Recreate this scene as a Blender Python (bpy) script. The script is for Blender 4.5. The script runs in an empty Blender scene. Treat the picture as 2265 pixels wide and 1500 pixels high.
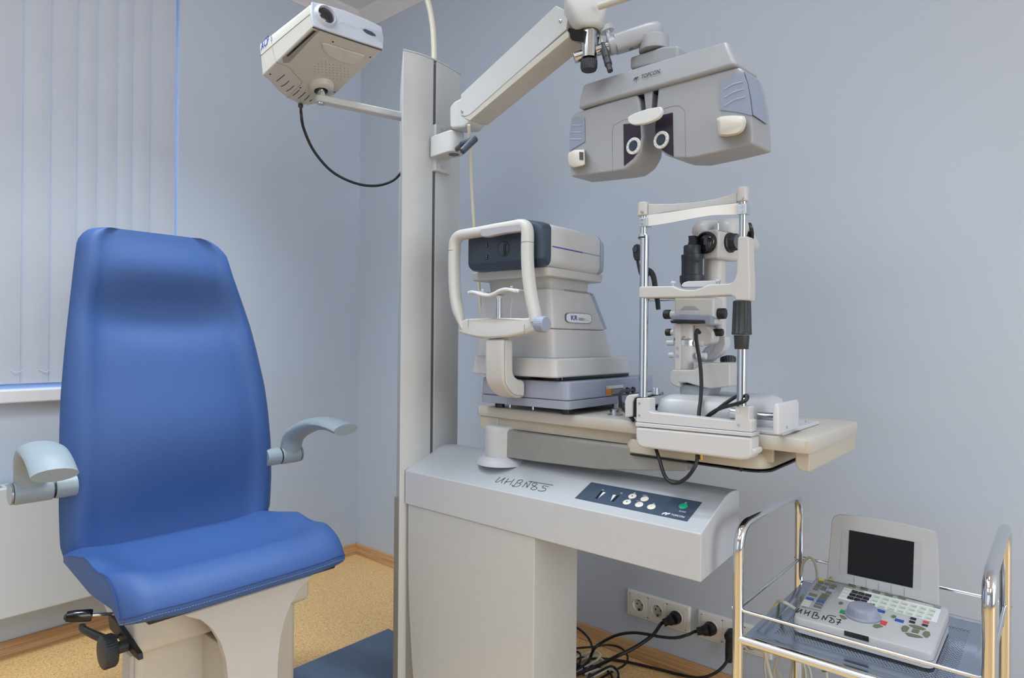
# Eye-clinic examination corner, built in metres.  Corner of the two walls is the
# world origin: the window wall is the plane x=0, the socket wall is the plane y=0.
import bpy, bmesh, math, random
from mathutils import Vector, Matrix
PI = math.pi
S = bpy.context.scene
COL = S.collection
random.seed(7)

# ------------------------------------------------------------------ camera
FPX, CX, CY = 1417.5, 1132.5, 750.0
_yaw, _pit, _rol = (math.radians(a) for a in (49.32, 0.05, -0.5))
_fw = Vector((-math.cos(_yaw)*math.cos(_pit), math.sin(_yaw)*math.cos(_pit), math.sin(_pit)))
_r0 = Vector((math.sin(_yaw), math.cos(_yaw), 0)); _d0 = _fw.cross(_r0)
_rt = math.cos(_rol)*_r0 + math.sin(_rol)*_d0
_dn = -math.sin(_rol)*_r0 + math.cos(_rol)*_d0
EYE = Vector((2.7494, -1.9873, 1.10))
cd = bpy.data.cameras.new('camera'); cam = bpy.data.objects.new('camera', cd); COL.objects.link(cam)
cd.sensor_width = 36; cd.lens = FPX/2265*36; cd.clip_start = 0.02
cam.matrix_world = Matrix(((_rt.x, -_dn.x, -_fw.x, EYE.x), (_rt.y, -_dn.y, -_fw.y, EYE.y),
                           (_rt.z, -_dn.z, -_fw.z, EYE.z), (0, 0, 0, 1)))
S.camera = cam
# survey: where the sight line through a photo point meets a real plane
def ray(px, py): return _rt*((px-CX)/FPX) + _dn*((py-CY)/FPX) + _fw
def AX(px, py, x): d = ray(px, py); return EYE + d*((x-EYE.x)/d.x)
def AY(px, py, y): d = ray(px, py); return EYE + d*((y-EYE.y)/d.y)
def AZ(px, py, z): d = ray(px, py); return EYE + d*((z-EYE.z)/d.z)
def AD(px, py, t): return EYE + ray(px, py)*t
def AP(px, py, p0, n):
    d = ray(px, py); n = Vector(n); return EYE + d*((Vector(p0)-EYE).dot(n)/d.dot(n))

# --------------------------------------------------------------- materials
def lin(c): return c/12.92 if c <= .04045 else ((c+.055)/1.055)**2.4
def rgb(h):
    h = h.lstrip('#'); return tuple(lin(int(h[i:i+2], 16)/255) for i in (0, 2, 4)) + (1,)
_mats = {}
def mat(name, hexc, rough=.5, metal=0, noise=.04, scale=40, bump=0, bscale=600, spec=.5, coat=0, emit=0, trans=0):
    if name in _mats: return _mats[name]
    m = bpy.data.materials.new(name); m.use_nodes = True
    nt = m.node_tree; b = nt.nodes['Principled BSDF']; L = nt.links
    c = rgb(hexc)
    b.inputs['Base Color'].default_value = c
    b.inputs['Roughness'].default_value = rough; b.inputs['Metallic'].default_value = metal
    b.inputs['Specular IOR Level'].default_value = spec
    b.inputs['Coat Weight'].default_value = coat; b.inputs['Transmission Weight'].default_value = trans
    tc = nt.nodes.new('ShaderNodeTexCoord')
    if noise:
        n = nt.nodes.new('ShaderNodeTexNoise'); n.inputs['Scale'].default_value = scale; n.inputs['Detail'].default_value = 4
        L.new(tc.outputs['Object'], n.inputs['Vector'])
        r = nt.nodes.new('ShaderNodeValToRGB')
        lo = tuple(v*(1-noise) for v in c[:3])+(1,); hi = tuple(min(1, v*(1+noise)) for v in c[:3])+(1,)
        r.color_ramp.elements[0].position = .3; r.color_ramp.elements[1].position = .7
        r.color_ramp.elements[0].color = lo; r.color_ramp.elements[1].color = hi
        L.new(n.outputs['Fac'], r.inputs['Fac']); L.new(r.outputs['Color'], b.inputs['Base Color'])
    if bump:
        n2 = nt.nodes.new('ShaderNodeTexNoise'); n2.inputs['Scale'].default_value = bscale; n2.inputs['Detail'].default_value = 3
        L.new(tc.outputs['Object'], n2.inputs['Vector'])
        bp = nt.nodes.new('ShaderNodeBump'); bp.inputs['Strength'].default_value = bump; bp.inputs['Distance'].default_value = .002
        L.new(n2.outputs['Fac'], bp.inputs['Height']); L.new(bp.outputs['Normal'], b.inputs['Normal'])
    if emit:
        b.inputs['Emission Color'].default_value = c; b.inputs['Emission Strength'].default_value = emit
    _mats[name] = m; return m

# ------------------------------------------------------------ object helpers
ROOT = {}                                   # object name -> world matrix of its thing
def tag(o, label, cat, group=None, kind=None):
    if label: o['label'] = label
    if cat: o['category'] = cat
    if group: o['group'] = group
    if kind: o['kind'] = kind
    return o
def thing(name, loc, label, cat, group=None):
    o = bpy.data.objects.new(name, None); COL.objects.link(o); o.location = loc; o.empty_display_size = .05
    ROOT[o.name] = Matrix.Translation(Vector(loc)); return tag(o, label, cat, group)
def obj(name, bm, m, parent=None, bev=0, seg=3, ang=32, smooth=True, label=None, sharp=38):
    """link a bmesh given in world coordinates as one mesh object (a part when it has a parent)"""
    me = bpy.data.meshes.new(name)
    bmesh.ops.recalc_face_normals(bm, faces=bm.faces[:])
    bm.to_mesh(me); bm.free()
    o = bpy.data.objects.new(name, me); COL.objects.link(o)
    if m is not None:
        for mm in (m if isinstance(m, (list, tuple)) else [m]): me.materials.append(mm)
    if parent is not None:
        M = ROOT[parent.name]; me.transform(M.inverted()); o.parent = parent; ROOT[o.name] = M
    else:                                    # a thing that is one mesh: origin at its base
        n = len(me.vertices)
        if n:
            lo = Vector((sum(v.co.x for v in me.vertices)/n, sum(v.co.y for v in me.vertices)/n, min(v.co.z for v in me.vertices)))
            me.transform(Matrix.Translation(-lo)); o.location = lo; ROOT[o.name] = Matrix.Translation(lo)
    if smooth:
        for p in me.polygons: p.use_smooth = True
        me.set_sharp_from_angle(angle=math.radians(sharp))
    if bev:
        md = o.modifiers.new('bevel', 'BEVEL'); md.width = bev; md.segments = seg; md.limit_method = 'ANGLE'
        md.angle_limit = math.radians(ang); md.harden_normals = True
    if label: o['label'] = label
    return o
def struct(name, bm, m, parent=None, **k):
    o = obj(name, bm, m, parent, **k)
    if parent is None: o['kind'] = 'structure'
    return o
def NB(): return bmesh.new()
V = Vector
def frame(n):
    n = Vector(n).normalized(); a = Vector((0, 0, 1)) if abs(n.z) < .9 else Vector((1, 0, 0))
    u = a.cross(n).normalized(); return u, n.cross(u)
def box(bm, lo, hi, R=None, mi=0):
    lo, hi = Vector(lo), Vector(hi)
    c = [Vector((x, y, z)) for z in (lo.z, hi.z) for y in (lo.y, hi.y) for x in (lo.x, hi.x)]
    if R is not None:
        m = (lo+hi)/2; c = [m + R @ (p-m) for p in c]
    v = [bm.verts.new(p) for p in c]
    for f in ((0, 2, 3, 1), (4, 5, 7, 6), (0, 1, 5, 4), (2, 6, 7, 3), (0, 4, 6, 2), (1, 3, 7, 5)):
        fc = bm.faces.new([v[i] for i in f]); fc.material_index = mi
    return v
def ring_faces(bm, A, B, mi=0):
    n = len(A)
    for i in range(n):
        f = bm.faces.new((A[i], A[(i+1) % n], B[(i+1) % n], B[i])); f.material_index = mi
def loft(bm, rings, cap=True, mi=0):
    R = [[bm.verts.new(p) for p in r] for r in rings]
    for a, b in zip(R, R[1:]): ring_faces(bm, a, b, mi)
    if cap:
        bm.faces.new(R[0][::-1]).material_index = mi; bm.faces.new(R[-1]).material_index = mi
    return R
def prism(bm, pts, vec, mi=0):
    """extrude a 3D polygon by a vector"""
    vec = Vector(vec); return loft(bm, [[Vector(p) for p in pts], [Vector(p)+vec for p in pts]], mi=mi)
def ell(c, u, v, a, b, n=24, e=1.0):
    r = []
    for i in range(n):
        t = 2*PI*i/n; ct, st = math.cos(t), math.sin(t)
        x = math.copysign(abs(ct)**e, ct)*a; y = math.copysign(abs(st)**e, st)*b
        r.append(Vector(c)+Vector(u)*x+Vector(v)*y)
    return r
def cyl(bm, a, b, r, r2=None, n=28, cap=True, mi=0):
    a, b = Vector(a), Vector(b); u, v = frame(b-a); r2 = r if r2 is None else r2
    return loft(bm, [ell(a, u, v, r, r, n), ell(b, u, v, r2, r2, n)], cap, mi)
def lathe(bm, a, d, prof, n=32, mi=0):
    """prof: list of (distance along d, radius)"""
    a = Vector(a); d = Vector(d).normalized(); u, v = frame(d)
    return loft(bm, [ell(a+d*t, u, v, max(r, 1e-5), max(r, 1e-5), n) for t, r in prof], True, mi)
def knurl(bm, a, d, prof, n=24, depth=.08, mi=0):
    a = Vector(a); d = Vector(d).normalized(); u, v = frame(d); rings = []
    for t, r, k in prof:
        rr = []
        for i in range(n*4):
            q = r*(1-(depth if (i % 4) in (0, 1) else 0)*k); th = 2*PI*i/(n*4)
            rr.append(a+d*t+u*q*math.cos(th)+v*q*math.sin(th))
        rings.append(rr)
    return loft(bm, rings, True, mi)
def spline(pts, n=8, closed=False):
    P = [Vector(p) for p in pts]; out = []; N = len(P)
    for i in range(N if closed else N-1):
        if closed: p0, p1, p2, p3 = P[i-1], P[i], P[(i+1) % N], P[(i+2) % N]
        else:
            p1, p2 = P[i], P[i+1]; p0 = P[i-1] if i else p1*2-p2; p3 = P[i+2] if i+2 < N else p2*2-p1
        for k in range(n):
            t = k/n
            out.append(.5*((2*p1)+(p2-p0)*t+(2*p0-5*p1+4*p2-p3)*t*t+(3*p1-p0-3*p2+p3)*t**3))
    if not closed: out.append(P[-1].copy())
    return out
def sweep(bm, path, shape, up=None, cap=True, mi=0):
    """sweep: shape(i/N) -> (a, b, exponent) half sizes along side and normal"""
    N = len(path); rings = []; prev = None
    for i, p in enumerate(path):
        t = (path[min(i+1, N-1)]-path[max(i-1, 0)]).normalized()
        if up is not None: u = Vector(up).cross(t); u.normalize()
        elif prev is None: u = frame(t)[0]
        else: u = (prev-t*prev.dot(t)).normalized()
        prev = u; v = t.cross(u)
        a, b, e = shape(i/(N-1)); rings.append(ell(p, u, v, a, b, 16, e))
    return loft(bm, rings, cap, mi)
def tube(bm, pts, r, n=6, sm=True, mi=0, segs=10):
    path = spline(pts, n) if sm else [Vector(p) for p in pts]
    N = len(path); rings = []; prev = None
    for i, p in enumerate(path):
        t = (path[min(i+1, N-1)]-path[max(i-1, 0)])
        t = t.normalized() if t.length > 1e-9 else Vector((0, 0, 1))
        u = frame(t)[0] if prev is None else (prev-t*prev.dot(t)).normalized()
        prev = u; v = t.cross(u); rr = r if not callable(r) else r(i/(N-1))
        rings.append(ell(p, u, v, rr, rr, segs))
    return loft(bm, rings, True, mi)
def fillet(pts, r, n=5, closed=False):
    """round the corners of a polyline"""
    P = [Vector(p) for p in pts]; out = []; N = len(P)
    for i in range(N):
        if not closed and i in (0, N-1): out.append(P[i]); continue
        a, b, c = P[i-1], P[i], P[(i+1) % N]
        rr = r[i] if isinstance(r, (list, tuple)) else r
        d1, d2 = (a-b), (c-b); k = min(rr, d1.length*.48, d2.length*.48)
        if k <= 1e-6: out.append(b); continue
        p1, p2 = b+d1.normalized()*k, b+d2.normalized()*k
        for j in range(n+1):
            t = j/n; out.append(p1*(1-t)**2+b*2*t*(1-t)+p2*t*t)
    return out
def disc(bm, c, n, r, h=.0006, seg=24): return cyl(bm, Vector(c), Vector(c)+Vector(n).normalized()*h, r, n=seg)
def text(name, s, o, u, v, width, m, parent, height=None, lift=.0006, ex=.0002, shear=0, label=None, bold=0):
    cu = bpy.data.curves.new('t', 'FONT'); cu.body = s; cu.extrude = 0; cu.shear = shear; cu.offset = bold; cu.resolution_u = 3
    to = bpy.data.objects.new('t', cu); COL.objects.link(to)
    me = bpy.data.meshes.new_from_object(to.evaluated_get(bpy.context.evaluated_depsgraph_get()))
    bpy.data.objects.remove(to); bpy.data.curves.remove(cu)
    xs = [p.co.x for p in me.vertices]; ys = [p.co.y for p in me.vertices]
    x0, y0 = min(xs), min(ys); sx = width/(max(xs)-x0); sy = sx if height is None else height/(max(ys)-y0)
    u, v = Vector(u).normalized(), Vector(v).normalized(); n = u.cross(v).normalized()
    bm = NB(); bm.from_mesh(me); bpy.data.meshes.remove(me)
    for p in bm.verts: p.co = Vector(o)+u*((p.co.x-x0)*sx)+v*((p.co.y-y0)*sy)+n*lift
    return obj(name, bm, m, parent, smooth=False, label=label)
def strokes(name, lines, o, u, v, r, m, parent, lift=.0004, label=None):
    """pen strokes: lists of (x, y) in the plane o,u,v"""
    bm = NB(); u, v = Vector(u), Vector(v); n = u.normalized().cross(v.normalized()).normalized()
    for ln in lines:
        tube(bm, [Vector(o)+u*x+v*y+n*lift for x, y in ln], r, n=4, segs=5)
    return obj(name, bm, m, parent, label=label)
# --------------------------------------------------------------- the setting
RX, RY, RZ = 6.4, -5.6, 2.745
paint = mat('wall_paint', '#bdc8d8', .55, noise=.012, scale=3, bump=.12, bscale=160)
white_paint = mat('ceiling_paint', '#d9d9dd', .7, noise=.01)
WY0, WY1, WZ0, WZ1 = -3.3, -.893, .905, 2.56       # window opening in the wall x=0
bm = NB()                                           # window wall with its opening, 0.34 m thick
box(bm, (-.34, WY1, -.1), (0, .3, RZ+.1)); box(bm, (-.34, RY, -.1), (0, WY0, RZ+.1))
box(bm, (-.34, WY0, -.1), (0, WY1, WZ0)); box(bm, (-.34, WY0, WZ1), (0, WY1, RZ+.1))
struct('wall_left', bm, paint, smooth=False)
bm = NB(); box(bm, (0, 0, -.1), (RX, .3, RZ+.1)); struct('wall_back', bm, paint, smooth=False)
bm = NB(); box(bm, (RX, RY, -.1), (RX+.2, .3, RZ+.1)); struct('wall_right', bm, paint, smooth=False)
bm = NB(); box(bm, (-.34, RY-.2, -.1), (RX+.2, RY, RZ+.1)); struct('wall_front', bm, paint, smooth=False)
bm = NB(); box(bm, (0, RY, RZ), (RX, 0, RZ+.1)); struct('ceiling', bm, white_paint, smooth=False)

# floor: speckled tan vinyl
fm = bpy.data.materials.new('floor_vinyl'); fm.use_nodes = True
nt = fm.node_tree; b = nt.nodes['Principled BSDF']; L = nt.links; b.inputs['Roughness'].default_value = .42
tc = nt.nodes.new('ShaderNodeTexCoord')
def speck(scale, lo, hi):
    n = nt.nodes.new('ShaderNodeTexVoronoi'); n.inputs['Scale'].default_value = scale; n.inputs['Randomness'].default_value = 1
    L.new(tc.outputs['Object'], n.inputs['Vector'])
    r = nt.nodes.new('ShaderNodeMapRange'); r.inputs[1].default_value = lo; r.inputs[2].default_value = hi
    r.inputs[3].default_value = 1; r.inputs[4].default_value = 0; r.clamp = True
    L.new(n.outputs['Distance'], r.inputs[0]); return n, r.outputs[0]
base = nt.nodes.new('ShaderNodeTexNoise'); base.inputs['Scale'].default_value = 130; base.inputs['Detail'].default_value = 6
L.new(tc.outputs['Object'], base.inputs['Vector'])
rp = nt.nodes.new('ShaderNodeValToRGB'); rp.color_ramp.elements[0].position = .36; rp.color_ramp.elements[1].position = .66
rp.color_ramp.elements[0].color = rgb('#e0b06c'); rp.color_ramp.elements[1].color = rgb('#f2cf97')
L.new(base.outputs['Fac'], rp.inputs['Fac'])
def over(fac, colin, hexc):
    mx = nt.nodes.new('ShaderNodeMix'); mx.data_type = 'RGBA'
    L.new(fac, mx.inputs[0]); L.new(colin, mx.inputs[6]); mx.inputs[7].default_value = rgb(hexc); return mx.outputs[2]
def rare(n, fac, thr):                              # keep only some cells
    s = nt.nodes.new('ShaderNodeSeparateColor'); L.new(n.outputs['Color'], s.inputs[0])
    g = nt.nodes.new('ShaderNodeMath'); g.operation = 'GREATER_THAN'; g.inputs[1].default_value = thr; L.new(s.outputs[0], g.inputs[0])
    k = nt.nodes.new('ShaderNodeMath'); k.operation = 'MULTIPLY'; L.new(g.outputs[0], k.inputs[0]); L.new(fac, k.inputs[1]); return k.outputs[0]
n1, f1 = speck(170, .16, .30); n2, f2 = speck(95, .12, .2); n3, f3 = speck(75, .10, .18)
c = over(rare(n1, f1, .45), rp.outputs['Color'], '#9c713c')
c = over(rare(n2, f2, .72), c, '#6a4625'); c = over(rare(n3, f3, .8), c, '#ecd9b4')
L.new(c, b.inputs['Base Color'])
bm = NB(); box(bm, (0, RY, -.06), (RX, 0, 0)); struct('floor', bm, fm, smooth=False)

# baseboards: wood-look cove profile with a thin toe strip
wd = bpy.data.materials.new('baseboard_wood'); wd.use_nodes = True
nt = wd.node_tree; b = nt.nodes['Principled BSDF']; b.inputs['Roughness'].default_value = .4
tc = nt.nodes.new('ShaderNodeTexCoord'); mp = nt.nodes.new('ShaderNodeMapping'); mp.inputs['Scale'].default_value = (3, 3, 260)
n = nt.nodes.new('ShaderNodeTexNoise'); n.inputs['Scale'].default_value = 1.0; n.inputs['Detail'].default_value = 5
r = nt.nodes.new('ShaderNodeValToRGB'); r.color_ramp.elements[0].color = rgb('#ad7c4e'); r.color_ramp.elements[1].color = rgb('#d6ad7f')
r.color_ramp.elements[0].position = .3; r.color_ramp.elements[1].position = .7
nt.links.new(tc.outputs['Object'], mp.inputs[0]); nt.links.new(mp.outputs[0], n.inputs['Vector'])
nt.links.new(n.outputs['Fac'], r.inputs['Fac']); nt.links.new(r.outputs['Color'], b.inputs['Base Color'])
prof = [(0, 0), (.026, 0), (.026, .005), (.0195, .0065), (.0175, .018), (.012, .032), (.010, .044), (.006, .049), (0, .049)]
bm = NB(); prism(bm, [(q, RY, z) for q, z in prof], (0, -RY, 0)); struct('baseboard_left', bm, wd)
bm = NB(); prism(bm, [(0, -q, z) for q, z in prof], (RX, 0, 0)); struct('baseboard_back', bm, wd)
# ceiling cove moulding
cv = [(0, 0), (0, -.07), (.006, -.07), (.012, -.058), (.022, -.048), (.045, -.022), (.058, -.014), (.064, -.006), (.064, 0)]
bm = NB(); prism(bm, [(q, RY, RZ+z) for q, z in cv], (0, -RY, 0)); struct('trim_1', bm, white_paint)
bm = NB(); prism(bm, [(0, -q, RZ+z) for q, z in cv], (RX, 0, 0)); struct('trim_2', bm, white_paint)

# window: white frame and glass deep in the reveal, sill board
pvc = mat('white_pvc', '#e3e6ec', .35, noise=.01)
bm = NB()
for lo, hi in (((WY0, WZ0), (WY1, WZ0+.07)), ((WY0, WZ1-.07), (WY1, WZ1)), ((WY0, WZ0), (WY0+.07, WZ1)), ((WY1-.06, WZ0), (WY1, WZ1)), ((-2.2, WZ0), (-2.1, WZ1))):
    box(bm, (-.31, lo[0], lo[1]), (-.25, hi[0], hi[1]))
wn = struct('window_1', bm, pvc, smooth=False)
gl = mat('window_glass', '#ffffff', .02, noise=0, trans=1)
bm = NB(); box(bm, (-.285, WY0+.07, WZ0+.07), (-.279, WY1-.06, WZ1-.07)); struct('pane', bm, gl, wn, smooth=False)
sz = AX(0, 864, .03).z; sb = AX(0, 894, .03).z
bm = NB(); box(bm, (-.25, WY0-.05, sb), (.03, WY1+.03, sz))
struct('trim_3', bm, pvc, bev=.006)

# vertical blind hanging in the opening
slat_m = mat('blind_fabric', '#bdc5d3', .8, noise=.02, scale=8, bump=.1, bscale=900)
XB = -.012; ZB = AX(60, 848, XB).z
bl = thing('vertical_blind', (XB, (WY0+WY1)/2, ZB), 'pale vertical blind hanging in the window behind the blue chair', 'blind')
edges = [AX(px, 400, XB).y for px in (-60, 49, 111.5, 169.5, 213, 257, 291, 331, 387.5)]
w0 = edges[1]-edges[0]
while edges[0] > WY0+.1: edges.insert(0, edges[0]-w0)
bm = NB(); box(bm, (XB-.02, WY0+.01, WZ1-.045), (XB+.011, WY1-.004, WZ1-.002)); obj('headrail', bm, pvc, bl, bev=.003)
for i, (a, c2) in enumerate(zip(edges, edges[1:])):
    bm = NB()
    tilt = .006
    z0, z1 = ZB, WZ1-.045
    N = 6; rows = []
    for z in (z0, z0+.03, z1):
        rr = []
        for k in range(N+1):
            t = k/N; bow = .004*(1-(2*t-1)**2)
            rr.append(Vector((XB+bow+tilt*(t-.5), a-.004+(c2-a+.0015)*t, z)))
        for k in range(N, -1, -1):
            t = k/N; bow = .004*(1-(2*t-1)**2)
            rr.append(Vector((XB+bow+tilt*(t-.5)-.0012, a-.004+(c2-a+.0015)*t, z)))
        rows.append(rr)
    loft(bm, rows); obj('slat', bm, slat_m, bl)
    # spacer chain between weights near the bottom hem
    if i:
        bm = NB(); tube(bm, [(XB+.006, a-.03, z0+.048), (XB+.010, a-.012, z0+.040), (XB+.008, a+.004, z0+.046)], .0008, segs=5)
        obj('chain', bm, pvc, bl)

# radiator under the window
rw = mat('radiator_enamel', '#c9ced4', .35, noise=.01)
rx = .105; rt = AX(0, 1082, rx).z; rb = AX(0, 1373, rx).z
ra = thing('radiator', (.06, -2.0, rb), 'white panel radiator on the wall below the window sill', 'radiator')
R0, R1 = -2.9, -1.13
bm = NB(); box(bm, (.085, R0, rb), (rx, R1, rt)); obj('front_panel', bm, rw, ra, bev=.006)
bm = NB(); box(bm, (.02, R0+.01, rb+.02), (.034, R1-.01, rt)); obj('back_panel', bm, rw, ra, bev=.004)
bm = NB(); box(bm, (.02, R1-.012, rb+.03), (.09, R1-.004, rt-.004)); obj('side_panel', bm, rw, ra, bev=.003)
dk = mat('dark_gap', '#1d1e20', .8, noise=0)
bm = NB(); y = R0+.02
while y < R1-.03:
    box(bm, (.034, y, rt-.012), (.086, y+.012, rt-.002)); y += .03
box(bm, (.03, R0+.01, rt-.006), (.036, R1-.012, rt)); box(bm, (.082, R0+.01, rt-.006), (.088, R1-.012, rt))
obj('grille', bm, rw, ra, smooth=False)
bm = NB(); box(bm, (.036, R0+.02, rb+.03), (.083, R1-.02, rt-.03)); obj('core', bm, dk, ra, smooth=False)
bm = NB()
box(bm, (.0008, -2.7, rb+.1), (.03, -2.67, rb+.3))
obj('wall_mount', bm, rw, ra, smooth=False)
# ------------------------------------------------------- blue examination chair
def fabric(name, hexc):
    m = mat(name, hexc, .5, noise=.10, scale=500, bump=.35, bscale=900, spec=.45)
    return m
blue = fabric('blue_upholstery', '#355792'); blue_d = fabric('blue_boxing', '#27407e')
grey_pl = mat('grey_armrest_plastic', '#8c9aa3', .42, noise=.04, scale=200, bump=.15, bscale=500)
cream = mat('cream_enamel', '#c4c0b7', .4, noise=.02)
ivory = mat('ivory_panel', '#c1c2c3', .4, noise=.01)
black = mat('black_plastic', '#15171b', .42, noise=.1, scale=80)
blackg = mat('black_gloss', '#0b0c0e', .12, noise=0)
charcoal = mat('charcoal_plastic', '#2b3036', .5, noise=.08, scale=120)
steel = mat('chrome', '#c9ccd0', .12, 1, noise=0)
stitch = mat('blue_thread', '#7f97cf', .6, noise=0)
CYM = -1.232
ch = thing('examination_chair', (1.0, CYM, .04), 'blue upholstered examination chair with two grey armrests, standing on the dark floor plate', 'chair')

# backrest: rings up the back, a shaped front and a flat rear; reclines slightly
# (z, y left, y right)
rows = [(.545, -1.500, -.958), (.575, -1.507, -.948), (.66, -1.508, -.940), (.766, -1.506, -.937), (.866, -1.503, -.942), (.95, -1.499, -.951),
        (1.05, -1.490, -.971), (1.126, -1.482, -.988), (1.195, -1.474, -1.009), (1.29, -1.463, -1.040), (1.345, -1.456, -1.056)]
top = 1.392
def lean(z): return .8825-.0982*(z-.57)
def bulge(z):      # lumbar swell, hollow at the neck, headrest swell
    g = lambda c, s: math.exp(-((z-c)/s)**2)
    return .034*g(.83, .15)-.034*g(1.165, .075)+.016*g(1.285, .06)-.016*g(.58, .1)
bm = NB(); rings = []
def back_ring(z, yl, yr, thick, inset):
    yl += inset; yr -= inset; c, hw = (yl+yr)/2, (yr-yl)/2; x0 = lean(z); pts = []
    N = 26
    for k in range(N+1):                       # front, left to right
        s = -1+2*k/N
        edge = 1-abs(s)**2.6
        # long shallow vertical grooves where the side panels are sewn on
        gro = -.0035*math.exp(-((abs(s)-.72)/.05)**2)*(1 if z < 1.3 else .4)
        side = .010*math.exp(-((abs(s)-.88)/.12)**2)
        rnd = -.030*max(0, abs(s)-.86)/.14*max(0, abs(s)-.86)/.14
        x = x0+thick*(.0)+bulge(z)*edge*(1 if thick > .02 else .4)+gro+side*(thick/.06)+rnd
        pts.append(Vector((x, c+hw*s, z)))
    for s in (1.0, .9, .5, 0, -.5, -.9, -1.0):
        pts.append(Vector((x0-thick*(1 if abs(s) < 1 else .75), c+hw*s*.985, z)))
    return pts
from_rows = []
zz = rows[0][0]
import bisect
def row_at(z):
    for a, b2 in zip(rows, rows[1:]):
        if a[0] <= z <= b2[0]:
            t = (z-a[0])/(b2[0]-a[0]); return a[1]+(b2[1]-a[1])*t, a[2]+(b2[2]-a[2])*t
    return rows[-1][1:]
nz = 30
for i in range(nz+1):
    z = rows[0][0]+(rows[-1][0]-rows[0][0])*i/nz; yl, yr = row_at(z); rings.append(back_ring(z, yl, yr, .058, 0))
# rounded top corners
yl0, yr0 = rows[-1][1:]; R = top-rows[-1][0]
for a in (18, 36, 52, 66, 78, 86, 90):
    a = math.radians(a); z = rows[-1][0]+R*math.sin(a)
    rings.append(back_ring(z, yl0+.008*math.sin(a), yr0-.03*math.sin(a), .058-.024*(1-math.cos(a)), R*.95*(1-math.cos(a))))
loft(bm, rings); obj('backrest', bm, blue, ch, sharp=60)
# rear shell of the backrest with its dark seam
bm = NB(); rr = []
for i in range(0, nz+1, 3):
    z = rows[0][0]+(rows[-1][0]-rows[0][0])*i/nz; yl, yr = row_at(z); x = lean(z)-.060
    rr.append([V((x, yl+.012, z)), V((x, yr-.012, z)), V((x-.022, yr-.05, z)), V((x-.022, yl+.05, z))])
loft(bm, rr); obj('back_shell', bm, blue_d, ch)

# seat: stations across the width, each a closed profile front to back
bm = NB(); rings = []
XB_, XF = .862, 1.322
def seat_ring(s):
    y = CYM+.272*s
    a = abs(s); k = max(0, (a-.80)/.20)                       # end rounding
    xf = XF-.010*a**3-.046*k**3; xb = XB_+.012*k
    pts = []
    N = 30
    for i in range(N+1):
        t = i/N; x = xb+(xf-xb)*t
        bol = .052*max(0, (a-.55)/.45)**1.6*max(0, 1-abs(t-.42)/.62)**.8   # raised sides
        lip = .020*math.exp(-((t-.80)/.13)**2)                              # front roll
        dip = -.012*math.exp(-((t-.45)/.25)**2)*(1-a**4)
        roll = -.030*max(0, (t-.90)/.10)**2.2
        z = .556+bol+lip+dip+roll-.022*k**2
        pts.append(Vector((x, y, z)))
    zf = pts[-1].z
    pts.append(Vector((xf+.002, y, zf-.012)))
    pts.append(Vector((xf-.006, y, zf-.026+.010*k))); pts.append(Vector((xf-.05, y, .503+.014*k)))
    pts.append(Vector((xb+.20, y, .503+.010*k))); pts.append(Vector((xb+.05, y, .524+.008*k))); pts.append(Vector((xb, y, .534+.004*k)))
    return pts
st = [-1, -.985, -.96, -.92, -.87]+[-.8+1.6*i/18 for i in range(19)]+[.87, .92, .96, .985, 1]
loft(bm, [seat_ring(s) for s in st]); se = obj('seat', bm, blue, ch, sharp=60)
# piping and stitch along the front and left edge of the seat top
bm = NB(); ln = []; ln2 = []
for s in st:
    p = seat_ring(s); e = p[30]; ln.append(e+V((.0005, 0, -.001))); ln2.append(e+V((.0026, 0, -.0110)))
sidel = [seat_ring(-1)[i]+V((0, -.0008, 0)) for i in range(30, 2, -2)]
tube(bm, ln[::-1]+sidel, .0017, sm=False, segs=6); obj('piping', bm, blue_d, se)
bm = NB()
for i in range(len(ln2)-1):
    a, b2 = ln2[i], ln2[i+1]; n = max(1, int((b2-a).length/.006))
    for k in range(n):
        p, q = a+(b2-a)*(k/n), a+(b2-a)*((k+.65)/n)
        tube(bm, [p, q], .00055, sm=False, segs=4)
o = obj('stitching', bm, stitch, se); o['kind'] = 'stuff'
bm = NB(); box(bm, (XB_+.16, CYM-.225, .488), (XF-.035, CYM+.235, .503)); obj('seat_pan', bm, black, ch, bev=.004)

# armrests
def armrest(pts, inner, outer, sgn):
    bm = NB()
    def shp(t):
        w = .034+.010*min(1, t*1.4); th = .026-.0085*min(1, t*1.35)
        return (th, w, 1.0)
    sweep(bm, spline(pts, 6), shp, up=(0, 1, 0))
    a = obj('armrest', bm, grey_pl, ch, sharp=45)
    bm = NB(); cyl(bm, (.868, outer-sgn*.006, .725), (.868, inner, .725), .0275, n=32); obj('hub', bm, grey_pl, a, bev=.004)
    bm = NB(); cyl(bm, (.868, outer, .725), (.868, outer-sgn*.005, .725), .0262, n=32); obj('hub_cap', bm, mat('hub_cap_metal', '#9fa6ad', .25, .6), a, bev=.001)
    bm = NB(); cyl(bm, (.868, inner+sgn*.001, .725), (.868, inner-sgn*.004, .725), .0245, n=32); obj('hub_ring', bm, black, a)
    bm = NB(); cyl(bm, (.868, inner-sgn*.004, .725), (.868, inner-sgn*.05, .725), .0265, n=32); obj('mount', bm, grey_pl, a, bev=.002)
armrest([(.866, -1.569, .722), (.876, -1.570, .768), (.903, -1.573, .810), (.952, -1.577, .835), (1.01, -1.580, .840), (1.065, -1.582, .829), (1.118, -1.583, .801)], -1.527, -1.612, -1)
armrest([(.866, -.888, .722)]+[AY(x, y, -.888+.003*i) for i, (x, y) in enumerate(((650, 966), (677, 945), (704, 937), (730, 938), (748, 943), (765, 951)))], -.923, -.853, 1)

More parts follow.
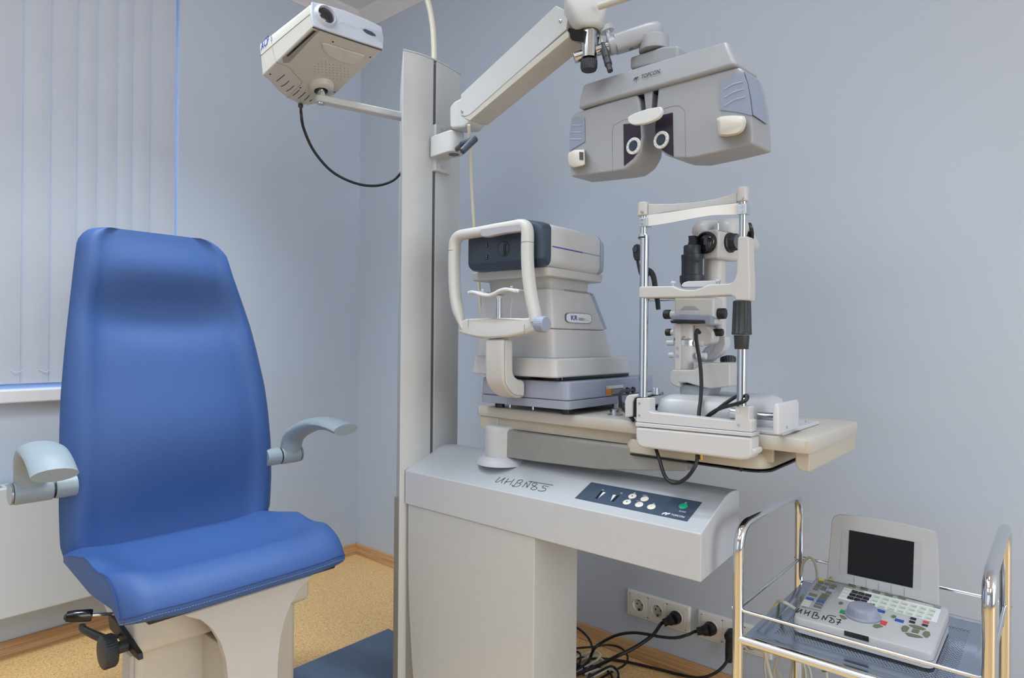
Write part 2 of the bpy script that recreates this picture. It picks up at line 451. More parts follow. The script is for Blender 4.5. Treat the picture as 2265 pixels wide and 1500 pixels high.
# under-seat housing, pedestal column, flared front cover
bm = NB()
prism(bm, [(.86, -1.436, .49), (1.15, -1.436, .49), (1.15, -1.436, .374), (1.135, -1.436, .36), (1.06, -1.436, .365), (.93, -1.436, .43), (.86, -1.436, .46)], (0, .448, 0))
obj('seat_housing', bm, cream, ch, bev=.014, seg=4)
bm = NB(); prism(bm, [AY(x, y, -1.447) for x, y in ((238, 1358), (252, 1370), (304, 1446), (306, 1462), (294, 1452), (242, 1392))], (0, .011, 0))
obj('guard_plate', bm, black, ch, bev=.002)
bm = NB(); box(bm, (1.045, -1.415, .04), (1.10, -1.0, .40)); obj('pedestal_front', bm, cream, ch, bev=.015, seg=4)
bm = NB(); box(bm, (.80, -1.33, .04), (1.06, -1.08, .40)); obj('pedestal', bm, cream, ch, bev=.02, seg=4)
bm = NB(); box(bm, (1.035, -1.424, .04), (1.088, -1.4135, .345)); obj('side_cover', bm, mat('grey_enamel', '#b4b5b6', .4), ch, bev=.004)
# cover outline (y, z), symmetric flare, bent back at the top
half = [(.0645, .04), (.0645, .22), (.0655, .28), (.0715, .335), (.084, .38), (.103, .418), (.130, .449), (.160, .466), (.168, .474)]
cyv = -1.2015
prof = []
rows2 = []
for hw, z in half:
    x = 1.252+.0*z
    rows2.append((hw, z, x))
bm = NB(); rings = []
dense = []
for (a, b2) in zip(rows2, rows2[1:]):
    for k in range(5):
        t = k/5; dense.append(tuple(a[i]+(b2[i]-a[i])*t for i in range(3)))
dense.append(rows2[-1])
for hw, z, x in dense:
    rings.append([V((x, cyv-hw, z)), V((x, cyv+hw*.94, z)), V((x-.022, cyv+hw*.94, z)), V((x-.022, cyv-hw, z))])
loft(bm, rings); obj('front_cover', bm, ivory, ch, bev=.003)
bm = NB(); box(bm, (1.07, cyv-.06, .04), (1.232, cyv+.055, .35)); obj('cover_bracket', bm, cream, ch, bev=.004)
bm = NB(); prism(bm, [(1.15, -1.375, .487), (1.262, -1.375, .487), (1.262, -1.375, .479), (1.15, -1.375, .475)], (0, .335, 0)); obj('top_lip', bm, cream, ch, bev=.002)
bm = NB(); prism(bm, [(1.15, -1.30, .482), (1.25, -1.385, .487), (1.25, -1.34, .472), (1.15, -1.28, .468)], (0, 0, .004)); obj('lip_gusset', bm, black, ch)
# levers and knob on the left of the seat
lv = [AD(198, 1361, 1.43), AD(262, 1357, 1.46)]
bm = NB(); tube(bm, [lv[0], lv[1], lv[1]+V((0, .06, .004))], .0035, sm=False, segs=8); l1 = obj('lever', bm, steel, ch)
dr = (lv[0]-lv[1]).normalized(); bm = NB(); u, v = frame(dr)
loft(bm, [ell(lv[0]+dr*t, u, v, a, b2, 16, .8) for t, a, b2 in ((-.006, .004, .004), (-.005, .012, .012), (.0, .013, .013), (.03, .0135, .0125), (.043, .011, .0105), (.048, .004, .004))])
obj('lever_grip', bm, blackg, l1)
yk = -1.53
kc = AX(238, 1441, 1.135); ax = V((0, 1, 0))
sh = V((kc.x, yk+.06, kc.z))
bm = NB(); cyl(bm, kc, V((kc.x, yk+.09, kc.z)), .009); cyl(bm, kc, kc+ax*.045, .0135); ks = obj('adjuster_shaft', bm, charcoal, ch, bev=.001)
bm = NB(); knurl(bm, kc-ax*.013, ax, [(0, .030, 0), (.001, .0335, 0), (.003, .0365, .6), (.023, .0365, .6), (.026, .034, 0), (.0265, .02, 0)], 36, .05); obj('knob', bm, charcoal, ks)
w0 = AX(256, 1412, 1.085); w1 = AX(184, 1391, 1.02)
bm = NB(); cyl(bm, w0+V((0, -.005, 0)), V((w0.x, yk+.07, w0.z+.003)), .013); ws = obj('clamp_shaft', bm, charcoal, ch, bev=.001)
bm = NB()
path = spline([w0+V((0, -.012, -.006)), w0*.66+w1*.34+V((0, 0, -.010)), w0*.3+w1*.7+V((0, 0, -.006)), w1, w1+V((0, -.002, .010))], 5)
sweep(bm, path, lambda t: (.0085-.003*t, .012-.005*t, .8)); obj('clamp_lever', bm, charcoal, ws)

# floor plate under the chair and the stand
bm = NB(); box(bm, (.884, -1.75, 0), (1.165, -.497, .039))
fp = obj('floor_plate', bm, mat('dark_blue_plate', '#54677f', .45, noise=.06, scale=30), bev=.002, label='dark slate-blue floor plate running under the blue chair'); tag(fp, None, 'plate')
# ------------------------------------------------------- ophthalmic instrument stand
stand_c = mat('stand_enamel', '#b9bcbe', .42, noise=.015, scale=30, bump=.08, bscale=700)
stand_w = mat('stand_top', '#bbbfc5', .45, noise=.012, scale=40, bump=.1, bscale=700)
beige = mat('beige_plastic', '#b9b2a3', .45, noise=.02, bump=.05)
YF = -.7499; XL, XR = 1.2725, 2.196
sd = thing('instrument_stand', (1.45, -.65, 0), 'tall grey-beige ophthalmic stand with column, console desk, swing table and upper arm', 'instrument stand')
# column: blade-shaped section, front edge sharp, long slot down the face
ZT = 1.955
P0 = V((1.262, -.763, 0)); P1 = V((1.283, -.66, 0)); P1b = V((1.2835, -.648, 0)); P2 = V((1.268, -.53, 0))
sec = fillet([P0, V((1.281, -.71, 0)), P1], .03, 4)[:-1]+[P1]
secb = [P1b, V((1.281, -.60, 0)), P2, V((1.19, -.475, 0)), V((1.05, -.50, 0)), V((1.00, -.56, 0))]
full = sec+[P1+V((-.012, .0015, 0)), P1b+V((-.012, 0, 0))]+secb
bm = NB(); prism(bm, [p+V((0, 0, .0)) for p in full], (0, 0, ZT)); colm = obj('column', bm, stand_c, sd, bev=.002, seg=2)
bm = NB(); c = V((1.17, -.63, 0)); cap = [(p-c)*1.006+c for p in sec+secb]
loft(bm, [[p+V((0, 0, ZT)) for p in cap], [p+V((0, 0, ZT+.004)) for p in cap], [(p-c)*.9+c+V((0, 0, ZT+.009)) for p in cap]]); obj('column_cap', bm, stand_c, colm)
bm = NB(); prism(bm, [P1+V((-.0115, .0012, .75)), P1+V((-.004, .0012, .75)), P1b+V((-.004, -.001, .75)), P1b+V((-.0115, -.001, .75))], (0, 0, ZT-.76)); obj('slot', bm, mat('slot_grey', '#55565a', .6), colm, smooth=False)
# console desk: wedge profile
pr = [(-.750, .6105), (-.750, .7085), (-.748, .7100), (-.625, .7625), (-.605, .7672), (-.585, .7680), (-.556, .7655), (-.549, .760), (-.548, .628)]
bm = NB(); prism(bm, [(XL, y, z) for y, z in pr], (XR-XL, 0, 0)); desk = obj('console', bm, stand_w, sd, bev=.0035, seg=3, ang=30)
# leg panel with rounded hidden left end, narrow side
xl = 1.283; x2 = AY(1181.6, 1192, YF+.002).x
yb = AX(1277, 1300, x2).y
bm = NB(); prism(bm, [(xl, YF+.003, .611), (x2, YF+.003, .611), (x2, YF+.003, .0), (xl+.045, YF+.003, .0), (xl+.022, YF+.003, .15), (xl+.008, YF+.003, .3), (xl+.001, YF+.003, .45)], (0, yb-YF-.003, 0))
leg = obj('leg_panel', bm, stand_c, sd, bev=.003)
bm = NB(); box(bm, (1.21, -.74, .0), (1.31, -.55, .62)); obj('inner_frame', bm, mat('inner_dark', '#8f8e88', .5), sd, bev=.002)
# control panel lying in the sloping face
n_s = V((0, -.0525, .123)).normalized(); su = V((1, 0, 0)); sv = V((0, .123, .0525)).normalized()
o_s = V((0, -.748, .7100))
def SL(px, py, lift=0): return AP(px, py, o_s, n_s)+n_s*lift
pa, pb, pc, pd = SL(1308, 1067.5), SL(1553, 1112), SL(1520, 1154), SL(1272, 1102.5)
panel_m = mat('panel_slate', '#3f4f63', .35, noise=.05, scale=60)
bm = NB(); prism(bm, [pd, pc, pb, pa], n_s*.0012); cp = obj('control_panel', bm, panel_m, desk)
btn = mat('button_ivory', '#e2ddd2', .4, noise=.01); grn = mat('button_green', '#1fae86', .35, noise=.02)
def on_panel(px, py): return SL(px, py, .0012)
for px, py in ((1399, 1099), (1426, 1105), (1387, 1112), (1414, 1117.5), (1441, 1122.5)):
    bm = NB(); lathe(bm, on_panel(px, py), n_s, [(0, .0093), (.0006, .0095), (.0011, .0085)]); obj('button', bm, btn, cp)
bm = NB(); lathe(bm, on_panel(1511.5, 1121), n_s, [(0, .0096), (.0006, .0098), (.0011, .0088)]); obj('power_button', bm, grn, cp, label='green power button')
white_ink = mat('white_print', '#dfe2e6', .5, noise=0); dark_ink = mat('dark_print', '#1c2027', .5, noise=0)
bm = NB()
for a in (((1317, 1104), (1331, 1087), (1334, 1087), (1321, 1104)), ((1353, 1110.5), (1366.5, 1097), (1370, 1097.5), (1357, 1111))):
    prism(bm, [on_panel(*p)+n_s*.0002 for p in a], n_s*.0008)
obj('slider_slot', bm, blackg, cp, smooth=False)
bm = NB()
for a in (((1324, 1103), (1334, 1090), (1340, 1091)), ((1351, 1110), (1356, 1096), (1363, 1096.5))):
    prism(bm, [on_panel(*p)+n_s*.0002 for p in a], n_s*.0006)
obj('slider_wedge', bm, white_ink, cp, smooth=False)
bm = NB()
def tri(bm, c, r, d=1, lift=.0014, m=None):
    c = V(c)+n_s*lift; prism(bm, [c-su*r-sv*r*.7*d, c+su*r-sv*r*.7*d, c+sv*r*d], n_s*.0002)
tri(bm, on_panel(1399, 1099), .0024); tri(bm, on_panel(1387, 1112), .0024, -1)
for p in ((1414, 1117.5), (1441, 1122.5), (1511.5, 1121)): disc_c = on_panel(*p)+n_s*.0012; cyl(bm, disc_c, disc_c+n_s*.0004, .0008, n=8)
obj('button_symbol', bm, dark_ink, cp, smooth=False)
def ptext(s, px, py, w, m=white_ink, h=None, sh=0): return text('lettering', s, on_panel(px, py), su, sv, w, m, cp, h, shear=sh)
ptext('TOPCON', 1484, 1142, .030, bold=0) if False else text('lettering', 'TOPCON', on_panel(1483, 1141.5), su, sv, .031, white_ink, cp, .0062, bold=.015)
text('lettering', 'IS-600', on_panel(1502, 1133.5), su, sv, .0150, white_ink, cp, .0050)
text('lettering', 'AUX-1', on_panel(1421, 1097.5), su, sv, .0125, white_ink, cp, .0040)
text('lettering', 'AUX-2', on_panel(1408, 1110), su, sv, .0125, white_ink, cp, .0040)
def leaf_logo(o, u, v, s, m, parent):
    """two slanted leaf strokes of the maker's emblem"""
    bm = NB(); n = V(u).cross(V(v)).normalized()
    for dx in (0, .48):
        pts = [(.0+dx, .0), (.10+dx, .42), (.42+dx, .62), (.62+dx, .62), (.54+dx, .36), (.30+dx, .26), (.14+dx, .0)]
        prism(bm, [V(o)+u*(x*s)+v*(y*s)+n*.0004 for x, y in pts], n*.0003)
    return obj('emblem', bm, m, parent, smooth=False)
leaf_logo(on_panel(1463, 1139.5), su, sv, .016, white_ink, cp)
for px, py in ((1333.5, 1085.5), (1375, 1092.5), (1404, 1092), (1394, 1105), (1446.5, 1116), (1517, 1114)):
    c0 = on_panel(px, py)+n_s*.0003; bm = NB(); r = .0022
    pts = [c0+su*r*math.cos(a)+sv*r*math.sin(a) for a in [2*PI*i/8 for i in range(8)]]
    tube(bm, pts+[pts[0]], .00035, sm=False, segs=4); obj('icon', bm, white_ink, cp)
# handwriting on the sloping top: traced pen strokes
pen = mat('black_marker', '#14151a', .5, noise=0)
def pen_on(lines, r, par):
    bm = NB()
    for ln in lines: tube(bm, [SL(x, y, .0002) for x, y in ln], r, n=4, segs=5)
    return obj('inventory_number', bm, pen, par, label='black handwritten inventory mark')
hw = [[(1106, 1056), (1100, 1062), (1096, 1066), (1099, 1067), (1108, 1063), (1118, 1057)], [(1118, 1057), (1112, 1063), (1109, 1069)],
      [(1125, 1059), (1119, 1066), (1115, 1071)], [(1117, 1066), (1124, 1066), (1131, 1065)], [(1138, 1060), (1132, 1067), (1128, 1073)],
      [(1148, 1062), (1142, 1069), (1136, 1075), (1132, 1073)], [(1146, 1063), (1154, 1062), (1156, 1065), (1150, 1069), (1144, 1069), (1151, 1070), (1150, 1074), (1142, 1077), (1133, 1076)],
      [(1165, 1067), (1160, 1073), (1155, 1078)], [(1165, 1067), (1166, 1073), (1165, 1079)], [(1165, 1079), (1171, 1072), (1176, 1065)], [(1170, 1065), (1195, 1069), (1223, 1074)],
      [(1188, 1070), (1181, 1069), (1177, 1073), (1184, 1077), (1188, 1081), (1180, 1084), (1174, 1081), (1182, 1076), (1189, 1071)],
      [(1214, 1077), (1203, 1075), (1200, 1079), (1207, 1081), (1205, 1086), (1196, 1087), (1190, 1085)]]
pen_on(hw, .00085, desk)

# post and swing arm under the table
pc0 = V((1.553, -.636, .7645))
bm = NB(); lathe(bm, pc0-V((0, 0, .012)), (0, 0, 1), [(0, .070), (.010, .067), (.016, .059), (.021, .0515), (.022, .049)], 40); obj('post_flange', bm, stand_w, desk, sharp=60)
bm = NB(); lathe(bm, pc0+V((0, 0, .004)), (0, 0, 1), [(0, .047), (.08, .047), (.088, .0455), (.092, .040)], 40); post = obj('table_post', bm, stand_c, sd, sharp=50)
bm = NB()
loft(bm, [[V((x, y, z)) for y, z in ((-.600, z0), (-.660, z0), (-.659, z1), (-.655, z1+.004), (-.600, z1+.004))] for x, z0, z1 in ((1.57, .776, .848), (1.7, .778, .846), (1.9, .785, .846), (2.12, .812, .85))])
obj('swing_arm', bm, mat('arm_grey_shaded', '#8c8d8a', .45), sd, bev=.008)  # darker grey: the table's shadow is put into the arm colour
# swivel tray under the table top
def rrect(x0, x1, y0, y1, r, z, n=6):
    P = fillet([(x0, y0, z), (x1, y0, z), (x1, y1, z), (x0, y1, z)], r, n, closed=True); return P
bm = NB(); loft(bm, [rrect(1.955, 2.292, -.665, -.38, .05, .838), rrect(1.955, 2.292, -.665, -.38, .05, .857), rrect(1.96, 2.285, -.66, -.385, .05, .868)])
tray = obj('swivel_tray', bm, beige, sd, sharp=45)
bm = NB(); loft(bm, [rrect(1.96, 2.297, -.668, -.378, .05, .8315), rrect(1.96, 2.297, -.668, -.378, .05, .8345)]); obj('tray_plate', bm, black, tray)
bm = NB(); tp = AY(1639, 1039, -.6655); cyl(bm, tp, tp+V((0, -.0006, 0)), .0042, n=16); obj('screw_hole', bm, blackg, tray)
bm = NB(); cyl(bm, (2.14, -.52, .866), (2.14, -.52, .884), .075); obj('swivel_hub', bm, black, tray)
# table top: slab with rounded corners, recessed rails
bm = NB()
T0 = [(1.464, -.651, 0), (2.379, -.664, 0), (2.376, -.262, 0), (1.46, -.25, 0)]
def tabring(ins, z): 
    c = V((1.92, -.457, 0)); P = [V(p) for p in T0]
    P = [V((p.x+(ins if p.x < c.x else -ins), p.y+(ins if p.y < c.y else -ins), z)) for p in P]; return fillet(P, .018, 6, closed=True)
loft(bm, [tabring(.0015, .8815), tabring(0, .884), tabring(0, .907), tabring(.003, .910)]); tab = obj('table_top', bm, stand_w if False else mat('table_laminate', '#bcb8b0', .4, noise=.015), sd, sharp=50)
bm = NB(); box(bm, (1.53, -.640, .852), (2.30, -.63, .8815)); obj('front_rail', bm, beige, tab, bev=.001)
for x0, x1 in ((1.476, 1.545), (2.345, 2.372)):
    bm = NB(); prism(bm, [(x0, -.645, .8815), (x0, -.645, .856), (x0+.006, -.645, .847), (x0+.014, -.645, .843), (x1, -.645, .843), (x1, -.645, .8815)], (0, .37, 0)); obj('end_rail', bm, beige, tab, bev=.003)
# screw bosses on the table top behind the autorefractor corner
for px, py, r in ((1361, 913, .013), (1381, 905, .006), (1361, 897, .009)):
    c = AZ(px, py+6, .910); bm = NB(); lathe(bm, c, (0, 0, 1), [(0, r*1.5), (.003, r*1.5), (.0032, r), (.015, r), (.016, r*.8)], 24); obj('table_screw', bm, steel, tab)

# upper bracket on the column and the parallelogram arm
AYC = -.70                                            # vertical plane in which the arm lies
b0, b1 = AX(962, 278, 1.287), AX(962, 378, 1.287)
bm = NB()
w0_, w1_ = AX(961, 300, 1.286).y, AX(990, 300, 1.286).y
box(bm, (1.270, w0_-.004, b1.z-.002), (1.296, w1_+.008, b0.z+.004)); brk = obj('bracket_plate', bm, stand_c, sd, bev=.004)
for px, py in ((980, 287), (980.5, 370)):
    c = AX(px, py, 1.2965); bm = NB(); cyl(bm, c, c+V((.0012, 0, 0)), .0055, n=18); cyl(bm, c+V((.0008, 0, 0)), c+V((.0018, 0, 0)), .0025, n=6); obj('screw', bm, steel, brk)
# ------------------------------- upper arm of the stand, lamp pole, arm head and post
PV = V((1.370, -.655, 0))
zb0, zb1 = AD(1010, 352, 1.915).z+.012, AD(1005, 288, 1.915).z-.010
bm = NB()                                             # clamp block with rounded nose
nose = [V((1.290, -.678, 0)), V((1.350, -.683, 0))]+[PV+V((.030*math.cos(a), .030*math.sin(a), 0)) for a in [math.radians(t) for t in range(-80, 81, 16)]]+[V((1.350, -.627, 0)), V((1.290, -.632, 0))]
loft(bm, [[p+V((0, 0, zb0)) for p in nose], [p+V((0, 0, zb1)) for p in nose]])
blk = obj('clamp_block', bm, stand_c, sd, bev=.004)
bm = NB(); c = PV+V((0, 0, zb0-.0006)); cyl(bm, c, c+V((0, 0, .004)), .016); obj('pivot_hole', bm, blackg, blk)
bm = NB(); cyl(bm, PV+V((0, 0, zb1)), PV+V((0, 0, zb1+.012)), .027); obj('pivot_gap', bm, mat('pivot_grey', '#6b6d70', .5), blk)
# locking handle
h0 = AD(1022, 320, 1.83); h1 = AD(1046, 311, 1.80); h2 = AD(1022, 335, 1.78)
bm = NB(); tube(bm, [h0+V((-.04, .02, 0)), h0], .008, sm=False, segs=12); tube(bm, [h0, h1], lambda t: .0105-.001*t, sm=False, segs=12)
lk = obj('lock_handle', bm, mat('slate_plastic', '#3c4552', .4, noise=.05), sd)
bm = NB(); d = (h2-h1).normalized(); u, v = frame(d); loft(bm, [ell(h1-d*.012, u, v, .006, .006), ell(h1-d*.010, u, v, .0105, .0105), ell(h2, u, v, .009, .009), ell(h2+d*.002, u, v, .006, .006)]); obj('grip', bm, _mats['slate_plastic'], lk)

PP = AD(1303, 100, 1.49)                              # axis of the chrome post
adir = V((PP.x-PV.x, PP.y-PV.y, 0)).normalized(); aper = V((adir.y, -adir.x, 0))   # aper points to the camera side
if aper.dot(EYE-PV) < 0: aper = -aper
HW = .030
n0 = PV+aper*HW
def NF(px, py): return AP(px, py, n0, aper)           # a point on the near cheek of the arm
# lower joint
cxp = [(993, 236), (1002, 224), (1013, 218), (1022, 214), (1038, 226), (1044, 252), (1036, 272), (1026, 283), (1000, 286), (994, 284), (993, 262)]
bm = NB(); prism(bm, [NF(*p) for p in cxp], -aper*(2*HW)); obj('lower_joint', bm, stand_c, sd, bev=.010, seg=3)
# cover channel (upper cheek) and lower channel, both real box sections
up = [(1021.5, 209), (1231, 13), (1252, 24), (1257, 44), (1254, 66), (1041, 254), (1030, 258), (1022, 256), (1018, 248)]
bm = NB(); prism(bm, [NF(*p)+aper*.003 for p in up], -aper*(2*HW+.006)); armo = obj('upper_arm', bm, stand_c, sd, bev=.002)
lo = [(1031, 257), (1255, 68), (1258, 76), (1256.5, 84), (1040, 267), (1028, 262)]
bm = NB(); prism(bm, [NF(*p)+aper*.0015 for p in lo], -aper*(2*HW+.003)); obj('lower_channel', bm, mat('arm_channel', '#b8b6b0', .45), armo, bev=.0015)
for px, py in ((1024.5, 247), (1242, 47)):
    c = NF(px, py)+aper*.003; bm = NB(); lathe(bm, c, aper, [(0, .0045), (.002, .0045), (.0035, .002)], 16); obj('screw', bm, steel, armo)
bm = NB(); prism(bm, [NF(*p)-aper*.004 for p in ((1250, 60), (1290, 66), (1286, 92), (1262, 88))], -aper*.05); obj('linkage', bm, blackg, armo, smooth=False)
# hopper-shaped head at the end of the arm
bm = NB(); px = PP.z; k = 1.49/FPX
zt = PP.z+98*k; rings = []
for dz, w_, e_, off, dp in ((104, 44, .45, -8, .034), (100, 47, .45, -8, .037), (78, 46, .45, -9, .037), (58, 40, .5, -6, .036), (40, 32, .6, -3, .033), (33, 29, .75, -1, .031), (30.5, 25, .9, 0, .028)):
    rings.append(ell(PP+V((0, 0, dz*k))+_rt*(off*k), _rt.normalized(), V((_fw.x, _fw.y, 0)).normalized(), w_*k, dp, 32, e_))
loft(bm, rings); head = obj('arm_head', bm, stand_c, sd, sharp=60)
bm = NB(); c = PP+V((0, 0, 30*k)); cyl(bm, c, c+V((0, 0, .004)), .0225); obj('head_collar', bm, mat('pivot_grey', '#6b6d70', .5), head)
bm = NB(); c = NF(1297, 4)-aper*HW; knurl(bm, c-V((0, 0, .006)), (0, 0, 1), [(0, .012, 0), (.002, .014, 1), (.03, .014, 1), (.032, .01, 0)], 20, .06); obj('head_knob', bm, charcoal, head)
bm = NB(); cyl(bm, PP-V((0, 0, 30*k)), PP+V((0, 0, 31*k)), .0195, n=36); post2 = obj('chrome_post', bm, steel, sd)
bm = NB(); c = PP-V((0, 0, 34*k)); knurl(bm, c, (0, 0, -1), [(-.004, .011, 0), (0, .0165, 0), (.001, .0195, 1), (.017, .0195, 1), (.023, .017, 0), (.026, .010, 0)], 22, .07); obj('black_knob', bm, charcoal, post2)
# lamp pole rising from the column and the pole going up from the arm head
bm = NB(); yp = -.60
tube(bm, [AY(960.5, 140, yp), AY(960.5, 110, yp), AY(958.5, 70, yp), AY(953, 30, yp), AY(945, -2, yp), AY(930, -50, yp), AY(906, -110, yp)], .0095, segs=20)
obj('lamp_pole', bm, mat('pole_cream', '#c6c3b5', .35, noise=.01), sd)
bm = NB(); tube(bm, [AD(1326, 14, 1.44), AD(1345, 8, 1.42), AD(1395, -8, 1.36), AD(1500, -40, 1.24)], .0078, segs=18); obj('head_pole', bm, _mats['pole_cream'], sd)

# --------------------------------------------------------------- chart projector
prj_c = mat('projector_shell', '#bcbab4', .42, noise=.015, bump=.08, bscale=800)
prj_f = mat('projector_face', '#b2b9c6', .38, noise=.02)
pit = math.radians(11.5)
A_ = V((-math.cos(pit), 0, -math.sin(pit))); R_ = V((0, 1, 0)); W_ = V((-math.sin(pit), 0, math.cos(pit)))
F0 = AD(687, 6, 1.65); FB = F0-W_*.0685                # front top-left, front bottom-left
def C6(x, y): return (560+x/6, y/6)
def BT(x, y, lift=0): return AP(*C6(x, y), FB, W_)-W_*lift        # on the underside
_l, _r, _b = BT(790, 365), BT(1712, 672), BT(122, 1012)
R_ = (_r-_l).normalized(); A_ = R_.cross(W_); A_ = A_ if A_.dot(_b-_l) > 0 else -A_
F0 = _l
SD_ = (_b-_l).normalized(); SN_ = SD_.cross(W_).normalized(); SN_ = SN_ if SN_.dot(EYE-_l) > 0 else -SN_
def FR(x, y, lift=0): return AP(*C6(x, y), F0, A_)-A_*lift        # on the front face
def LS(x, y, lift=0): return AP(*C6(x, y), F0, SN_)+SN_*lift      # on the left flank
pj = thing('chart_projector', BT(860, 1180), 'grey chart projector on a flat arm left of the column, lens facing right', 'projector')
out = [(790, 365), (1712, 672), (1650, 735), (1100, 1250), (1000, 1310), (860, 1378), (730, 1402), (600, 1380), (450, 1305), (330, 1210), (215, 1075), (122, 1012)]
base = [BT(*p) for p in out]
bm = NB()
H = .0685
def ringw(h, s):
    c = sum(base, V())/len(base)
    return [c+(p-c)*s+W_*(h*(1+.50*max(0, (p-F0).dot(A_))/.28)) for p in base]
loft(bm, [ringw(0, 1), ringw(.034, 1.0), ringw(.058, 1.0), ringw(H, .985)])
pb_ = obj('body', bm, prj_c, pj, bev=.005, seg=3, ang=25)
fr = [(766, 40), (900, 68), (1200, 155), (1500, 275), (1688, 368), (1718, 520), (1708, 662), (1400, 565), (1000, 432), (788, 358), (772, 260), (762, 150)]
bm = NB(); prism(bm, [FR(*p) for p in fr], -A_*.006); pf = obj('front_panel', bm, prj_f, pj, bev=.0015)
bm = NB(); gp = [FR(*p) for p in ((788, 362), (1000, 436), (1400, 569), (1708, 668))]; tube(bm, gp, .0012, segs=6); obj('front_gasket', bm, charcoal, pj)
lc = FR(946, 232, .006)
bm = NB(); lathe(bm, lc, -A_, [(-.002, .0315), (.006, .0285), (.009, .0255), (.010, .0245), (.006, .0225), (.004, .022)], 40); lr = obj('lens_ring', bm, prj_f, pj, sharp=60)
bm = NB(); lathe(bm, lc, -A_, [(.003, .0225), (.0045, .021), (.0075, .014), (.0085, .004)], 36); obj('lens', bm, mat('lens_glass', '#07080f', .04, coat=1, noise=0), lr)
bm = NB(); prism(bm, [FR(x, y, .0066) for x, y in ((1440, 408), (1475, 405), (1560, 440), (1612, 485), (1608, 498), (1560, 490), (1490, 460), (1448, 425))], -A_*.0006); obj('sensor_window', bm, mat('sensor_dark', '#39465c', .15, noise=0), pf)
bm = NB(); prism(bm, [FR(x, y, .006) for x, y in ((1405, 384), (1500, 385), (1700, 445), (1712, 585), (1640, 545), (1560, 440), (1475, 400))], -A_*.0004); obj('sensor_recess', bm, mat('projector_face_dim', '#a5adbb', .45), pf)
text('lettering', 'TOPCON', FR(1200, 352, .0064), R_, W_, .0345, mat('faint_print', '#c3c9d3', .4, noise=0), pf, .0075)
leaf_logo(FR(1128, 312, .0062), R_, W_, .011, _mats['faint_print'], pf)
bm = NB(); prism(bm, [BT(x, y, .0004) for x, y in ((835, 410), (800, 405), (445, 735), (460, 750))], -W_*.0004); obj('slide_slot', bm, blackg, pb_, smooth=False)
bm = NB(); prism(bm, [BT(x, y, .0001) for x, y in ((880, 405), (790, 395), (385, 770), (400, 835), (480, 830), (640, 660))], -W_*.0003); obj('slot_recess', bm, mat('recess_grey', '#8f8b86', .5), pb_, smooth=False)
bm = NB()
for x, y in ((1058, 555), (1552, 758), (1080, 1224), (226, 985), (628, 1165)):
    c = BT(x, y, -.0002); cyl(bm, c, c-W_*.0006, .0028, n=14)
o = obj('screw_recess', bm, blackg, pb_); o['kind'] = 'stuff'
bm = NB()                                              # perforations of the loudspeaker
r0 = [(815, 825), (860, 785), (908, 780), (955, 778)]
for i in range(10):
    for j in range(6):
        x = 815+i*49+j*1.5; y = 822+j*36+i*6-34*(1 if 0 < i < 4 else 0)
        if (i-4.5)**2/25+(j-2.5)**2/9 > 1.12: continue
        c = BT(x, y+20-i*2, -.0002); cyl(bm, c, c-W_*.0005, .0011, n=6)
o = obj('speaker_holes', bm, blackg, pb_, smooth=False); o['kind'] = 'stuff'
bm = NB(); cr = [BT(x, y, 0) for x, y in ((910, 560), (1000, 575), (1250, 660), (1485, 725), (1370, 835), (1300, 835), (1130, 795), (990, 715), (925, 630))]
prism(bm, cr, -W_*.0035); obj('thumb_recess', bm, mat('shell_light', '#c4c2bc', .45), pb_, bev=.003)
bm = NB()
for a in (((312, 1075), (370, 1030), (418, 990)), ((372, 1148), (430, 1115), (476, 1072)), ((443, 1212), (500, 1175), (544, 1135)), ((526, 1268), (575, 1230), (614, 1190)), ((598, 1305), (650, 1265), (692, 1225)), ((676, 1334), (715, 1300), (748, 1262)), ((752, 1346), (765, 1335), (780, 1322))):
    tube(bm, [BT(x, y, .0) for x, y in a], .0013, n=3, segs=5)
o = obj('vent_slots', bm, blackg, pb_, smooth=False); o['kind'] = 'stuff'
bm = NB(); tube(bm, [LS(92, 746, .0002), LS(400, 480, .0002), LS(755, 187, .0002)], .0006, segs=5); obj('seam', bm, mat('seam_grey', '#6d6e70', .6), pb_)
bm = NB(); tube(bm, [BT(x, y, .0001) for x, y in ((312, 830), (470, 885), (560, 990), (645, 1080), (640, 1110), (445, 1305))], .0005, sm=False, segs=5); tube(bm, [LS(252, 620, .0002), LS(280, 730, .0002), LS(312, 826, .0002)], .0005, segs=5)
obj('seam', bm, _mats['seam_grey'], pb_)
text('lettering', 'ACP', LS(106, 680, .0003), -SD_, W_, .050, mat('print_blue', '#2f3f9c', .5, noise=0), pb_, .0235, bold=.02, shear=.25)
text('lettering', '8', LS(238, 560, .0003), -SD_, W_, .0090, mat('print_grey', '#77797e', .5, noise=0), pb_, .020)
# turret, pin and support arm (the arm belongs to the stand)
tc_ = BT(905, 1130)
bm = NB(); u = R_; loft(bm, [ell(tc_+W_*.004, A_, R_, .040, .037, 32), ell(tc_-W_*.012, A_, R_, .036, .033, 32), ell(tc_-W_*.016, A_, R_, .032, .029, 32)]); obj('turret', bm, prj_c, pj, sharp=60)
bm = NB(); c = tc_-W_*.0162+A_*.006; loft(bm, [ell(c, A_, R_, .020, .020), ell(c-W_*.0006, A_, R_, .020, .020)]); obj('socket', bm, blackg, pj)
pin = c+V((0, 0, -.001))
bm = NB(); cyl(bm, pin+V((0, 0, .004)), pin-V((0, 0, .016)), .0115); obj('pin', bm, steel, pj)
e1 = V((1.16, -.60, pin.z-.020)); e0 = V((pin.x, pin.y, pin.z-.020)); ad = (e1-e0); ad.z = 0; ad.normalize(); ap = V((-ad.y, ad.x, 0))
bm = NB()
